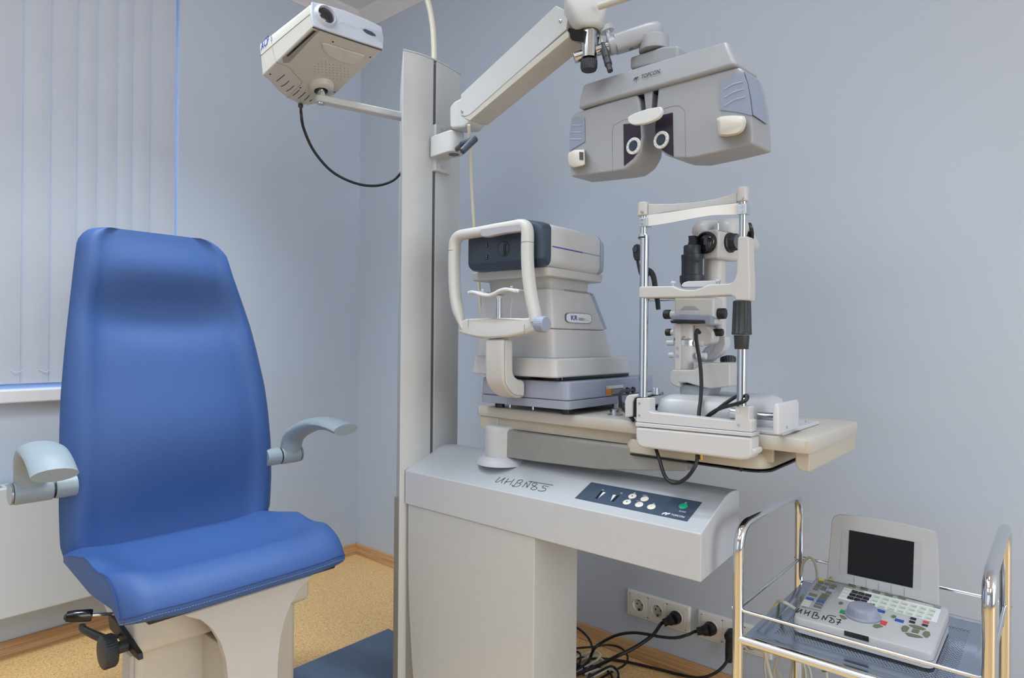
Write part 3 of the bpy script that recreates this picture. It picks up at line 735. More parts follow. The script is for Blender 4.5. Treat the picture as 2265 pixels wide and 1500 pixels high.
prof = [e0+ap*.017*math.cos(t)-ad*.017*math.sin(t) for t in [PI*i/10 for i in range(11)]]+[e1-ap*.017, e1+ap*.017]
prism(bm, [p+V((0, 0, .006)) for p in prof], (0, 0, -.020)); pa_ = obj('projector_arm', bm, stand_c, sd, bev=.0035)
bm = NB(); cyl(bm, e0-V((0, 0, .013)), e0-V((0, 0, .019)), .011); obj('arm_bolt', bm, steel, pa_, bev=.0015)
# black cable sagging from the projector to the column
g0 = BT(632, 1396, -.004)
pts = [g0, AD(666, 250, 1.86), AD(672, 285, 1.88), AD(695, 335, 1.92), AD(735, 380, 1.97), AD(785, 405, 2.02), AD(830, 411, 2.06), AD(868, 400, 2.08), AD(892, 376, 2.08), AD(905, 352, 2.06)]
cb = mat('cable_black', '#0e0f12', .45, noise=0)
bm = NB(); tube(bm, pts, .0042, segs=10); tube(bm, [g0+V((0, 0, .004)), g0-V((0, 0, .010))], .0075, sm=False)
tag(obj('projector_cable', bm, cb), 'black cable sagging from the chart projector to the column', 'cable')
# -------------------------------------------------------------------- phoropter
ph_c = mat('phoropter_shell', '#979aa0', .4, noise=.012, bump=.05, bscale=800)
ph_g = mat('phoropter_slate', '#868fa3', .42, noise=.02)
ph_d = mat('phoropter_dark', '#2a2231', .25, noise=.03)
ph_w = mat('soft_white', '#cfd2d3', .45, noise=.01)
PC = AD(1470, 240, 1.40)
UX = -ray(-218, 690).normalized()
NZ = V((UX.y, -UX.x, 0)).normalized()
if NZ.dot(EYE-PC) < 0: NZ = -NZ
UY = UX.cross(NZ); UY = UY if UY.z > 0 else -UY
def Q3(x, y): return (1230+x/3.751, 20+y/3.751)
def PH(x, y, lift=0): return AP(*Q3(x, y), PC+NZ*lift, NZ)
pt = thing('phoropter', PH(830, 1290), 'grey and slate phoropter head hanging from the upper arm with two round eye apertures', 'phoropter')
def shell(name, pts, m, depth, lift=0, parent=None, bev=.008, seg=4, rnd=.01, label=None):
    P = fillet([PH(x, y, lift) for x, y in pts], rnd, 4, closed=True) if rnd else [PH(x, y, lift) for x, y in pts]
    bm = NB(); prism(bm, P, -NZ*depth); return obj(name, bm, m, parent or pt, bev=bev, seg=seg, ang=50, label=label)
# top cover: front face plus a raked upper edge
bot = [(178, 830), (500, 738), (850, 645), (1200, 548), (1500, 462)]; top_ = [(222, 622), (500, 535), (800, 440), (1100, 352), (1412, 258)]
bm = NB(); rings = []
cols = []
for (bx, by), (tx, ty) in zip(bot, top_):
    f0, f1 = PH(bx, by, .010), PH(tx, ty, .0)
    cols.append([f0, f0*.5+f1*.5+NZ*.002, f1, f1-NZ*.085-UY*.006, f0-NZ*.10])
loft(bm, cols); cov = obj('top_cover', bm, ph_c, pt, bev=.008, seg=4, ang=40)
lw = [(128, 885), (150, 862), (400, 780), (668, 706), (690, 760), (700, 850), (706, 960), (718, 1060), (704, 1180), (650, 1275), (570, 1335), (470, 1352), (300, 1372), (122, 1392), (110, 1300), (104, 1180), (108, 1050), (116, 950)]
rw_ = [(846, 650), (1200, 553), (1500, 478), (1548, 500), (1580, 610), (1605, 750), (1622, 900), (1630, 1060), (1632, 1118), (1400, 1178), (1120, 1240), (990, 1238), (905, 1212), (848, 1150), (818, 1080), (816, 980), (826, 850)]
ls = shell('left_housing', lw, ph_c, .085, rnd=.006, bev=.006); rs = shell('right_housing', rw_, ph_c, .085, rnd=.006, bev=.009)
# dark infill between covers
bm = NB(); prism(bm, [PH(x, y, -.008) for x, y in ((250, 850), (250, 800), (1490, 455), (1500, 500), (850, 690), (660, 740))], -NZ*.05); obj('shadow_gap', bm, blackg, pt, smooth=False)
pl = shell('left_window', [(558, 955), (696, 945), (703, 1060), (690, 1170), (640, 1240), (563, 1303)], ph_d, .0012, .0006, ls, bev=0, rnd=.002)
pr_ = shell('right_window', [(833, 892), (968, 858), (975, 1224), (915, 1196), (866, 1160), (824, 1085), (822, 985)], ph_d, .0012, .0006, rs, bev=0, rnd=.002)
for par, cx, cy in ((pl, 646, 1138), (pr_, 876, 1088)):
    c = PH(cx, cy, .001)
    bm = NB(); lathe(bm, c, NZ, [(-.001, .0190), (.003, .0190), (.004, .0180), (.004, .0126), (.001, .012)], 40); er = obj('eye_ring', bm, ph_w, par, sharp=40)
    bm = NB(); lathe(bm, c, NZ, [(.0005, .0128), (.0020, .0122), (.0032, .0110), (.0034, .002)], 32); obj('aperture_lens', bm, mat('aperture_glass', '#1d2a40', .08, coat=1, noise=.3, scale=300), er)
    bm = NB()
    for i in range(12):
        a = 2*PI*(i+.5)/12
        if i in (2, 8): continue
        q = c+NZ*.004+UX*.0155*math.cos(a)+UY*.0155*math.sin(a); cyl(bm, q-NZ*.0002, q+NZ*.0003, .00085, n=8)
    o = obj('ring_marks', bm, dark_ink, er, smooth=False); o['kind'] = 'stuff'
# nose side walls and stem
shell('centre_stem', [(724, 690), (800, 664), (786, 900), (748, 905)], ph_c, .03, -.002, bev=.003, rnd=0)
bm = NB(); P = [PH(x, y, .034) for x, y in ((592, 915), (600, 892), (640, 868), (740, 832), (845, 811), (866, 816), (873, 850), (860, 885), (820, 918), (740, 948), (650, 960), (605, 945))]
P = spline(P, 4, closed=True); prism(bm, P, -NZ*.010); fo = obj('forehead_rest', bm, ph_w, pt, bev=.003, seg=3)
bm = NB(); c = PH(745, 885, .026); tube(bm, [c, c-NZ*.028], .006, sm=False); obj('rest_stem', bm, ph_c, fo)
# slate grip panels with three ridges each
g1 = shell('left_grip', [(140, 897), (236, 897), (239, 1100), (112, 1176), (109, 1060), (122, 950)], ph_g, .002, .0022, ls, bev=.0008, rnd=.003)
bm = NB(); P = [(1356, 604), (1440, 560), (1550, 520), (1585, 610), (1610, 750), (1626, 886), (1500, 855), (1358, 840)]
g2 = shell('right_grip', P, ph_g, .002, .0022, rs, bev=.0008, rnd=.003)
# the right panel wraps on to the end of the housing
e0, e1_ = PH(1545, 520, .001), PH(1616, 884, .001); bm = NB()
q = [PH(1552, 520, .0), PH(1582, 610, .0), PH(1607, 750, .0), PH(1624, 880, .0)]
rows_ = [[p+UX*.0018-NZ*.0005 for p in q], [p+UX*.0018-NZ*.062 for p in q]]
rows_[1][-1] += UY*(-.004)
bm = NB(); prism(bm, rows_[0]+rows_[1][::-1], UX*.0012); obj('grip_wrap', bm, ph_g, g2)
for par, rid in ((g1, [((130, 966), (208, 966)), ((124, 1024), (208, 1022)), ((118, 1080), (210, 1080))]), (g2, [((1393, 668), (1470, 625), (1550, 604)), ((1396, 735), (1475, 690), (1560, 664)), ((1398, 803), (1480, 755), (1568, 730))])):
    for rr_ in rid:
        bm = NB(); tube(bm, [PH(x, y, .0024) for x, y in rr_], .0012, segs=6); obj('ridge', bm, mat('ridge_light', '#a9b1c0', .4, noise=0), par)
# knobs
bm = NB()
k0 = [(1336, 960), (1338, 905), (1420, 885), (1540, 885), (1572, 905), (1578, 950), (1545, 1020), (1470, 1052), (1370, 1058), (1345, 1035)]
k0s = [(p.x, p.y) for p in spline([V((x, y, 0)) for x, y in k0], 4, True)]
loft(bm, [[PH(x, y, l)*s+PH(1458, 970, l)*(1-s) for x, y in k0s] for l, s in ((0, 1), (.018, .99), (.027, .93), (.033, .78))]); obj('right_knob', bm, mat('knob_cream', '#c8c4ba', .4, noise=.01), rs, sharp=60)
k1 = [(100, 1195), (150, 1168), (238, 1163), (243, 1290), (225, 1302), (140, 1320), (108, 1300), (97, 1240)]
k1s = [(p.x, p.y) for p in fillet([V((x, y, 0)) for x, y in k1], 14, 3, True)]
bm = NB(); loft(bm, [[PH(x, y, l)*s+PH(170, 1240, l)*(1-s) for x, y in k1s] for l, s in ((0, 1), (.014, .99), (.020, .95), (.022, .88))]); kk = obj('left_knob', bm, _mats['knob_cream'], ls, sharp=60)
bm = NB(); prism(bm, [PH(x, y, .0226) for x, y in ((193, 1185), (225, 1187), (226, 1252), (195, 1250))], NZ*.0006); obj('knob_window', bm, mat('window_grey', '#4b4f57', .3, noise=0), kk, smooth=False)
# panel seam lines
for par, ln in ((ls, [(470, 1340), (468, 1010), (500, 955), (560, 922), (600, 912)]), (rs, [(868, 838), (960, 808), (1020, 806), (1062, 840), (1070, 900), (1075, 1235)])):
    bm = NB(); tube(bm, [PH(x, y, .0001) for x, y in ln], .0004, n=5, segs=5); obj('seam', bm, mat('seam_grey', '#6d6e70', .6), par)
# lettering on the cover, in the plane of its face
ct = (PH(222, 622, 0)-PH(178, 830, .010)); cu_ = UX; cvv = (PH(800, 440, 0)-PH(850, 645, .010)); cvv = (cvv-cu_*cvv.dot(cu_)).normalized(); cn = cu_.cross(cvv)
if cn.dot(NZ) < 0: cn = -cn
def CV(x, y): return AP(*Q3(x, y), PH(850, 645, .0135), cn)
text('lettering', 'TOPCON', CV(707, 584), cu_, cvv, (CV(862, 540)-CV(707, 584)).length, dark_ink, cov, .0100, bold=.012, lift=.002)
leaf_logo(CV(645, 600)+cn*.0016, cu_, cvv, .0118, dark_ink, cov)
# carriage on top: block, drum, arm, thumb screw and chrome rod to the post
bm = NB(); P = [PH(x, y, -.025) for x, y in ((612, 395), (640, 388), (880, 310), (1010, 300), (1010, 420), (612, 500))]; prism(bm, P, -NZ*.045); obj('carriage', bm, ph_c, pt, bev=.006)
dc = PH(812, 320, -.047); bm = NB(); cyl(bm, dc-UY*.01, dc+UY*.022, .034, n=36); obj('drum', bm, ph_c, pt, bev=.002)
a0, a1 = PH(812, 225, -.047), PH(520, 300, -.047)
a0 = dc+UY*.036; ar = PP-V((0, 0, 18*k)); a1 = ar+(a0-ar)*.40
dd = (a0-a1).normalized(); sd_ = dd.cross(V((0, 0, 1))).normalized(); uu = sd_.cross(dd)
bm = NB(); R2 = []
for t, a, b2, e in ((0, .019, .0205, .5), (.3, .020, .021, .5), (.85, .021, .021, .55), (.97, .021, .021, .7), (1.12, .018, .020, .9), (1.2, .008, .016, 1)):
    R2.append(ell(a1+(a0-a1)*t, sd_, uu, a, b2, 24, e))
loft(bm, R2); pa2 = obj('support_arm', bm, ph_c, pt, sharp=50)
bm = NB(); cyl(bm, a1-dd*.016, a1+dd*.001, .0205); obj('clamp_collar', bm, ph_c, pa2, bev=.003)
bm = NB(); cyl(bm, ar-dd*.036, a1, .0125, n=32); rod = obj('chrome_rod', bm, steel, pt, bev=.0015)
ts = a1-dd*.008
bm = NB(); cyl(bm, ts+uu*.018, ts+uu*.034, .0065); knurl(bm, ts+uu*.034, uu, [(0, .014, 0), (.001, .0165, 1), (.012, .0165, 1), (.013, .0145, 0), (.0135, .006, 0)], 30, .04); obj('thumb_screw', bm, mat('satin_metal', '#c6cad0', .3, .8, noise=0), pa2)
bm = NB(); c = a1+(a0-a1)*.35-uu*.0205; cyl(bm, c, c-uu*.0008, .006); obj('blind_hole', bm, mat('window_grey', '#4b4f57', .3), pa2)
# cable from the arm head into the phoropter
p1, p2, p3 = AD(1326, 72, 1.50), AD(1334, 100, 1.48), AD(1350, 158, 1.45)
bm = NB(); tube(bm, [p1, AD(1330, 86, 1.49), p2], .0035, segs=10); cbl = obj('phoropter_cable', bm, mat('cable_cream', '#c9c7b6', .5, noise=0)); tag(cbl, 'short cable with black connector running into the phoropter top', 'cable')
ROOT[cbl.name] = Matrix.Translation(cbl.location)
dv = (p3-p2).normalized(); bm = NB(); lathe(bm, p2-dv*.006, dv, [(0, .0045), (.004, .006), (.022, .0062), (.023, .0085), (.045, .0085), (.046, .0075), (.050, .0075), (.051, .0085), (.066, .0085), (.067, .0065), (.085, .0062)], 20)
obj('connector', bm, charcoal, cbl)
# --------------------------------------------------- autorefractor on the swing table
kr_c = mat('refractor_shell', '#bebfc0', .4, noise=.012, bump=.05, bscale=800)
kr_b = mat('refractor_base', '#939bb0', .42, noise=.015, bump=.05, bscale=800)
kr_d = mat('refractor_dark', '#33404f', .38, noise=.06, scale=200)
kr_w = mat('chinrest_shell', '#c1c1bf', .4, noise=.012)
def zoomer(x0, y0, s): return lambda x, y: (x0+x/s, y0+y/s)
K4, K1 = zoomer(960, 440, 3), zoomer(980, 470, 5.173)
K2, K3, K5 = zoomer(1180, 470, 5.554), zoomer(1030, 680, 6.25), zoomer(1220, 760, 8.824)
kr = thing('autorefractor', (1.665, -.50, .910), 'autorefractor with black front, white chinrest and slate-blue base on the swing table', 'eye instrument')
def taper(bm, x0, x1, y0, y1, z0, x2, x3, y2, y3, z1, r=.02, n=5):
    return loft(bm, [fillet([(x0, y0, z0), (x1, y0, z0), (x1, y1, z0), (x0, y1, z0)], r, n, True), fillet([(x2, y2, z1), (x3, y2, z1), (x3, y3, z1), (x2, y3, z1)], r, n, True)])
bm = NB(); taper(bm, 1.514, 1.817, -.688, -.235, .9255, 1.514, 1.8175, -.688, -.235, .947, .02)
kb = obj('base', bm, kr_b, kr, bev=.002)
bm = NB(); taper(bm, 1.5145, 1.817, -.6875, -.235, .9478, 1.517, 1.8145, -.685, -.238, .9945, .02); obj('base_cover', bm, kr_b, kr, bev=.004)
for x, y in ((1.553, -.645), (1.783, -.645), (1.553, -.29), (1.783, -.29)):
    bm = NB(); cyl(bm, (x, y, .9103), (x, y, .9265), .0135); obj('foot', bm, black, kr, bev=.001)
for px, py in ((1128, 899), (1179, 904)):
    c = AY(px, py, -.66); bm = NB(); cyl(bm, V((c.x, c.y, .914)), V((c.x, c.y, .927)), .003, n=12); obj('pin', bm, steel, kb)
bm = NB(); taper(bm, 1.55, 1.77, -.65, -.30, .9935, 1.55, 1.77, -.65, -.30, 1.006); obj('carriage_gap', bm, blackg, kr)
bm = NB(); taper(bm, 1.493, 1.792, -.708, -.330, 1.0045, 1.500, 1.787, -.703, -.336, 1.0525, .022); obj('carriage', bm, kr_c, kr, bev=.005)
# tower, narrower at the top, sloping rear
bm = NB(); taper(bm, 1.470, 1.752, -.664, -.372, 1.0515, 1.478, 1.749, -.664, -.40, 1.128, .02); obj('tower_base', bm, kr_c, kr, bev=.003)
bm = NB(); taper(bm, 1.478, 1.749, -.664, -.402, 1.1288, 1.492, 1.742, -.666, -.470, 1.234, .02); tw = obj('tower', bm, kr_c, kr, bev=.005)
# slate trim running up the back edge of the tower
bm = NB(); tb = [V((1.7475, -.412, 1.132)), V((1.7415, -.470, 1.226))]
prism(bm, [tb[0]+V((.001, -.006, 0)), tb[1]+V((.001, -.008, 0)), tb[1]+V((.001, .004, .006)), tb[1]+V((.0005, .012, 0)), tb[0]+V((.0005, .014, 0))], (-.22, 0, 0)); obj('rear_trim', bm, mat('trim_slate', '#98a3b5', .4, noise=0), tw, bev=.002)
XS = 1.7462
def KS(f, x, y, xx=XS): return AX(*f(x, y), xx)
bm = NB()
for i in range(17):
    a = KS(K2, 378+i*20, 958+i*2.6, 1.743); tube(bm, [a+V((.0006, 0, .0035)), a+V((.0006, .004, -.0015))], .0007, sm=False, segs=4)
o = obj('vent_slots', bm, charcoal, tw, smooth=False); o['kind'] = 'stuff'
# badge
bc, bd = KS(K2, 395, 1295, 1.7475), KS(K2, 705, 1305, 1.7475)
bm = NB(); hh = .0128; bl_ = []
cy_, cz_ = (bc.y+bd.y)/2, (bc.z+bd.z)/2; ly = abs(bd.y-bc.y)/2
for i in range(24):
    t = 2*PI*i/24; ct, st_ = math.cos(t), math.sin(t)
    bl_.append(V((1.7505, cy_+math.copysign(abs(ct)**.35, ct)*ly, cz_+math.copysign(abs(st_)**.6, st_)*hh)))
prism(bm, bl_, (-.009, 0, 0)); bdg = obj('badge', bm, mat('badge_white', '#dcdee4', .3, noise=0), tw, bev=.001)
bm = NB(); prism(bm, [V((p.x-.0006, cy_+(p.y-cy_)*1.045-.0006, cz_+(p.z-cz_)*1.09)) for p in bl_], (-.009, 0, 0)); obj('badge_rim', bm, mat('rim_slate', '#59626f', .4, noise=0), tw)
yv, zv = V((0, 1, 0)), V((0, 0, 1))
text('lettering', 'KR', V((1.7506, cy_-ly*.66, cz_-.0060)), yv, zv, ly*.5, mat('print_blue', '#2f3f9c', .5), bdg, .0128, bold=.015)
text('lettering', '8800', V((1.7506, cy_-ly*.08, cz_-.0064)), yv, zv, ly*.46, mat('print_grey', '#77797e', .5), bdg, .0078)
bm = NB(); box(bm, (1.7505, cy_+ly*.42, cz_-.0060), (1.7507, cy_+ly*.82, cz_-.0052)); box(bm, (1.7505, cy_+ly*.40, cz_-.002), (1.7507, cy_+ly*.56, cz_-.0012)); obj('small_print', bm, _mats['print_grey'], bdg, smooth=False)
# neck, carrier plate
bm = NB(); taper(bm, 1.515, 1.735, -.655, -.475, 1.232, 1.512, 1.737, -.66, -.47, 1.266, .02); obj('neck', bm, mat('neck_grey', '#b9b9b6', .45), kr, bev=.002)
bm = NB(); taper(bm, 1.489, 1.762, -.703, -.440, 1.2625, 1.487, 1.764, -.705, -.436, 1.2855, .022); obj('carrier', bm, kr_c, kr, bev=.004)
# measuring head: arched section lofted front to back
def headring(y, x0, x1, zb, z1, zm, r=.022, n=6):
    pts = [V((x0, y, zb)), V((x1, y, zb)), V((x1, y, z1))]
    for i in range(1, 10):
        t = i/10; pts.append(V((x1+(x0-x1)*t, y, z1+(zm-z1)*math.sin(PI*t)**.8)))
    pts.append(V((x0, y, z1)))
    rr = [r, r, r]+[0]*9+[r]
    return fillet(pts, rr, n, True)
def fix(rs):
    m = min(len(r) for r in rs); return [r[:m] for r in rs]
bm = NB(); loft(bm, fix([headring(-.712, 1.512, 1.776, 1.286, 1.388, 1.409), headring(-.60, 1.512, 1.776, 1.283, 1.389, 1.409), headring(-.488, 1.516, 1.774, 1.281, 1.386, 1.400), headring(-.4785, 1.52, 1.772, 1.2825, 1.383, 1.396)]))
hd = obj('head_shell', bm, kr_c, kr, sharp=50)
for v in bm if False else []: pass
bm = NB(); loft(bm, fix([headring(-.4785, 1.516, 1.7745, 1.281, 1.386, 1.399), headring(-.462, 1.517, 1.774, 1.284, 1.376, 1.388), headring(-.452, 1.525, 1.768, 1.292, 1.355, 1.362)])); obj('rear_cap', bm, _mats['trim_slate'], hd, sharp=50)
bm = NB(); loft(bm, fix([headring(-.709, 1.512, 1.777, 1.2845, 1.389, 1.412), headring(-.728, 1.513, 1.776, 1.285, 1.388, 1.411), headring(-.7395, 1.517, 1.772, 1.289, 1.384, 1.406), headring(-.742, 1.522, 1.766, 1.294, 1.380, 1.400)]))
fc = obj('front_cover', bm, kr_d, kr, sharp=40)
def KF(f, x, y, yy=-.7425): return AY(*f(x, y), yy)
bm = NB(); prism(bm, [KF(K1, x, y, -.7423) for x, y in ((312, 595), (900, 545), (1180, 525), (1180, 600), (1100, 625), (900, 655), (600, 672), (350, 660), (318, 630))], (0, -.0008, 0)); obj('lower_band', bm, mat('refractor_band', '#222c3c', .3, noise=.04), fc)
lc = KF(K1, 692, 420); bm = NB(); lathe(bm, lc, (0, -1, 0), [(-.001, .0205), (.0008, .0205), (.001, .019), (-.0005, .0185)], 40); kl = obj('lens_rim', bm, kr_d, fc)
bm = NB(); lathe(bm, lc, (0, -1, 0), [(-.0008, .0186), (.0006, .0180), (.0012, .010), (.0014, .002)], 36); obj('lens', bm, _mats['lens_glass'], kl)
bm = NB(); prism(bm, [lc+V((.0005, -.0017, -.017)), lc+V((.009, -.0017, -.014)), lc+V((.009, -.0017, .014)), lc+V((.0005, -.0017, .017))], (0, -.0003, 0)); obj('lens_mask', bm, blackg, kl)
for x, y in ((497, 370), (497, 512)):
    c = KF(K1, x, y); bm = NB(); prism(bm, [c+V((dx, 0, dz)) for dx, dz in ((-.0045, -.006), (.0045, -.006), (.0045, .006), (-.0045, .006))], (0, -.0008, 0)); w_ = obj('led_window', bm, blackg, fc, bev=.0003)
    for dz in (-.003, .0025):
        bm = NB(); q = c+V((.0003, -.0008, dz)); cyl(bm, q, q+V((0, -.0008, 0)), .0016, n=10); obj('led', bm, mat('led_lens', '#7d7f8a', .15, noise=0), w_)
# blue pinstripe on the flank
def KH(x, y): return AX(*K2(x, y), 1.7765)
a, b2 = KH(232, 416), KH(605, 494)
bm = NB(); prism(bm, [a+V((0, 0, .0014)), b2+V((0, 0, .0014)), b2-V((0, 0, .0014)), a-V((0, 0, .0014))], (.0003, 0, 0)); obj('stripe', bm, _mats['print_blue'], hd, smooth=False)
c0, c1 = KH(615, 495), KH(820, 537); bm = NB()
for i in range(17):
    q = c0+(c1-c0)*(i/16); box(bm, q-V((0, .0008, .0013)), q+V((.0003, .0008, .0013)))
o = obj('stripe_dashes', bm, _mats['print_blue'], hd, smooth=False); o['kind'] = 'stuff'
# warning sticker and sockets on the base flank
def KB(x, y): return AX(*K5(x, y), 1.8172)
def quad(a, b2, c, d, v): bm = NB(); prism(bm, [a, b2, c, d], v); return bm
obj('rating_label', quad(KB(1068, 830), KB(1400, 800), KB(1400, 880), KB(1068, 890), (.0003, 0, 0)), mat('label_white', '#d9dcdd', .5, noise=0), kb, smooth=False)
obj('warning_label', quad(KB(1066, 892), KB(1175, 882), KB(1175, 1010), KB(1066, 1022), (.0003, 0, 0)), mat('label_orange', '#d98a35', .5, noise=0), kb, smooth=False)
obj('notice_label', quad(KB(1176, 884), KB(1395, 868), KB(1395, 985), KB(1176, 1006), (.0003, 0, 0)), mat('label_dark', '#262d38', .5, noise=0), kb, smooth=False)
bm = NB()
for i in range(4):
    p, q = KB(1182, 905+i*24), KB(1380-i*18, 890+i*24); prism(bm, [p+V((.0003, 0, .0006)), q+V((.0003, 0, .0006)), q+V((.0003, 0, -.0006)), p+V((.0003, 0, -.0006))], (.0002, 0, 0))
for (x0, x1, y) in ((1182, 1330, 840), (1182, 1370, 860)):
    p, q = KB(x0, y), KB(x1, y-12); prism(bm, [p+V((.0003, 0, .0005)), q+V((.0003, 0, .0005)), q+V((.0003, 0, -.0005)), p+V((.0003, 0, -.0005))], (.0002, 0, 0))
o = obj('label_lines', bm, white_ink, kb, smooth=False); o['kind'] = 'stuff'
p = KB(1090, 965); text('lettering', 'Warning', p+V((.0003, 0, -.001)), yv, zv, .0085, dark_ink, kb, .0026)
p = KB(1075, 872); text('lettering', 'IEC', p+V((.0003, 0, -.0005)), yv, zv, .0085, dark_ink, kb, .0030)
for x, y in ((1470, 918), (1580, 905)):
    c = AX(*K5(x, y), 1.8165); bm = NB(); cyl(bm, c, c+V((.002, 0, 0)), .0095); cyl(bm, c+V((.002, 0, 0)), c+V((.006, 0, 0)), .0085); obj('socket', bm, black, kb, bev=.0008)
# ------- chinrest: J-shaped stem, cross bar, frame, pad, cup, knob
xs_ = AY(*K3(836, 1100), -.690).x
pf_ = [(528, 436), (530, 980), (552, 1085), (600, 1165), (665, 1225), (740, 1258), (800, 1256), (834, 1230), (834, 1012), (745, 992), (700, 960), (676, 915), (669, 860), (669, 436)]
pts = [AX(*K3(x, y), xs_) for x, y in pf_]
yfr = pts[0].y; sw = xs_-AY(*K3(250, 700), yfr).x
bm = NB(); prism(bm, pts, (-sw, 0, 0)); cs = obj('chinrest_stem', bm, kr_w, kr, bev=.012, seg=4, ang=40)
bm = NB(); tube(bm, [AX(*K3(x, y), xs_)+V((.0004, 0, 0)) for x, y in ((556, 455), (541, 490), (541, 980), (566, 1085), (620, 1165), (690, 1215), (770, 1222), (780, 1240))], .0006, n=4, segs=5); obj('seam', bm, _mats['seam_grey'], cs)
YB = yfr-.006
def KC(x, y, yy=None): return AY(*K1(x, y), YB if yy is None else yy)
fb = [(170, 1255), (255, 1215), (560, 1208), (920, 1210), (1020, 1195), (1085, 1215), (1100, 1345), (920, 1388), (720, 1428), (520, 1444), (400, 1438), (280, 1412), (170, 1378)]
bm = NB(); f0 = [KC(*p) for p in fb]; mid = (f0[0].x+f0[6].x)/2; hwid = (f0[6].x-f0[0].x)/2
fr_ = [KC(q[0], q[1], YB+.020*min(1, abs((p.x-mid)/hwid))**2) for p, q in zip(f0, fb)]
bm = NB(); loft(bm, [fr_, [V((p.x, YB+.05, p.z)) for p in fr_]]); cb_ = obj('chinrest_bar', bm, kr_w, kr, bev=.007, seg=4, ang=50)
for x in (250, 908):
    t = [KC(x, y)+V((0, .0, 0)) for y in (1214, 1390)]; dy = .020*abs((t[0].x-mid)/hwid)**2-.0006
    bm = NB(); tube(bm, [q+V((0, dy, 0)) for q in t], .0005, sm=False, segs=4); obj('seam', bm, _mats['seam_grey'], cb_)
YP = YB+.022
path = spline([KC(x, y, YP) for x, y in ((232, 1335), (186, 1180), (148, 1000), (131, 800), (127, 600), (132, 430), (142, 335), (190, 268), (270, 248), (430, 222), (600, 190), (800, 156), (905, 140), (948, 160), (966, 230), (966, 350), (966, 480), (972, 650), (990, 830), (1018, 1000), (1048, 1140), (1070, 1250))], 4)
bm = NB(); sweep(bm, path, lambda t: (.0135*min(1, .35+t*9), .0165*min(1, .45+t*9), .75), up=(0, 1, 0)); frm = obj('headrest_frame', bm, kr_w, kr, sharp=60)
for x, y in ((129, 440), (966, 345)):
    c = KC(x, y, YP); bm = NB(); loft(bm, [ell(c+V((0, 0, dz)), V((1, 0, 0)), V((0, 1, 0)), .0139, .0169, 24, .75) for dz in (-.0005, .0005)]); obj('seam', bm, _mats['seam_grey'], frm)
bm = NB(); P = [KC(x, y, YP-.017) for x, y in ((422, 185), (650, 150), (875, 122), (888, 150), (885, 218), (700, 240), (500, 282), (440, 280), (424, 262))]
loft(bm, [P, [p+V((0, .016, 0)) for p in P]]); obj('forehead_pad', bm, mat('pad_grey', '#a4a3ab', .45, noise=.02), frm, bev=.005, seg=3)
YC = YB+.03
cup = spline([KC(x, y, YC) for x, y in ((322, 922), (395, 916), (470, 940), (560, 955), (630, 935), (700, 898), (770, 884), (840, 896), (912, 908))], 5)
bm = NB(); rings = []
for i, p in enumerate(cup):
    w2 = .021 if 2 < i < len(cup)-3 else .016
    rings.append([p+V((0, -w2, -.0042)), p+V((0, w2, -.0042)), p+V((0, w2, .0042)), p+V((0, -w2, .0042))])
loft(bm, rings); cu2 = obj('chin_cup', bm, ph_w, kr, bev=.003, seg=3)
r0, r1 = KC(641, 980, YC), KC(638, 1215, YC); bm = NB(); cyl(bm, r0+V((0, 0, .004)), V((r0.x, r0.y, r1.z)), .0072); obj('chin_rod', bm, steel, cu2)
bm = NB(); cyl(bm, r0+V((0, 0, -.001)), r0+V((0, 0, .006)), .009); obj('rod_collar', bm, ph_w, cu2)
for x, y in ((452, 918), (787, 884)):
    c = KC(x, y, YC); bm = NB(); lathe(bm, c, (0, 0, 1), [(0, .0022), (.006, .0022), (.0065, .0042), (.0085, .0042), (.009, .003)], 14); obj('paper_pin', bm, ph_w, cu2)
bm = NB(); tube(bm, [KC(785, 930, YC), KC(787, 1020, YC), KC(776, 1120, YC), KC(774, 1205, YC)], .0006, segs=5); obj('pin_string', bm, ph_w, cu2)
kc = KC(1092, 1280, YP-.004); bm = NB(); knurl(bm, kc, (1, 0, 0), [(-.004, .0175, 0), (0, .0195, .3), (.003, .0200, .5), (.021, .0198, .5), (.0225, .0195, 0), (.0245, .0178, 0)], 22, .05); obj('height_knob', bm, kr_b, kr)
# --------------------------------------------------------------------- slit lamp
sl_c = mat('slitlamp_enamel', '#bcbcbb', .38, noise=.012, bump=.05, bscale=900)
sl_w = mat('slitlamp_white', '#c6c8cc', .35, noise=.01)
satin = mat('satin_metal', '#c6cad0', .3, .8, noise=0)
Z6, Z7 = zoomer(1390, 400, 5.357), zoomer(1440, 640, 5.357)
Z8, Z9 = zoomer(1380, 860, 6.817), zoomer(1640, 860, 6.817)
sl = thing('slit_lamp', (2.15, -.55, .910), 'white slit lamp microscope with chrome-posted chinrest at the right end of the swing table', 'eye instrument')
YS = -.715
def G(f, x, y, yy): return AY(*f(x, y), yy)
def trace(name, f, pts, yy, depth, m, par=None, bev=.004, seg=3, ang=40, rnd=0, label=None):
    P = [G(f, x, y, yy) for x, y in pts]
    if rnd: P = fillet(P, rnd, 3, True)
    bm = NB(); prism(bm, P, (0, depth, 0)); return obj(name, bm, m, par or sl, bev=bev, seg=seg, ang=ang, label=label)
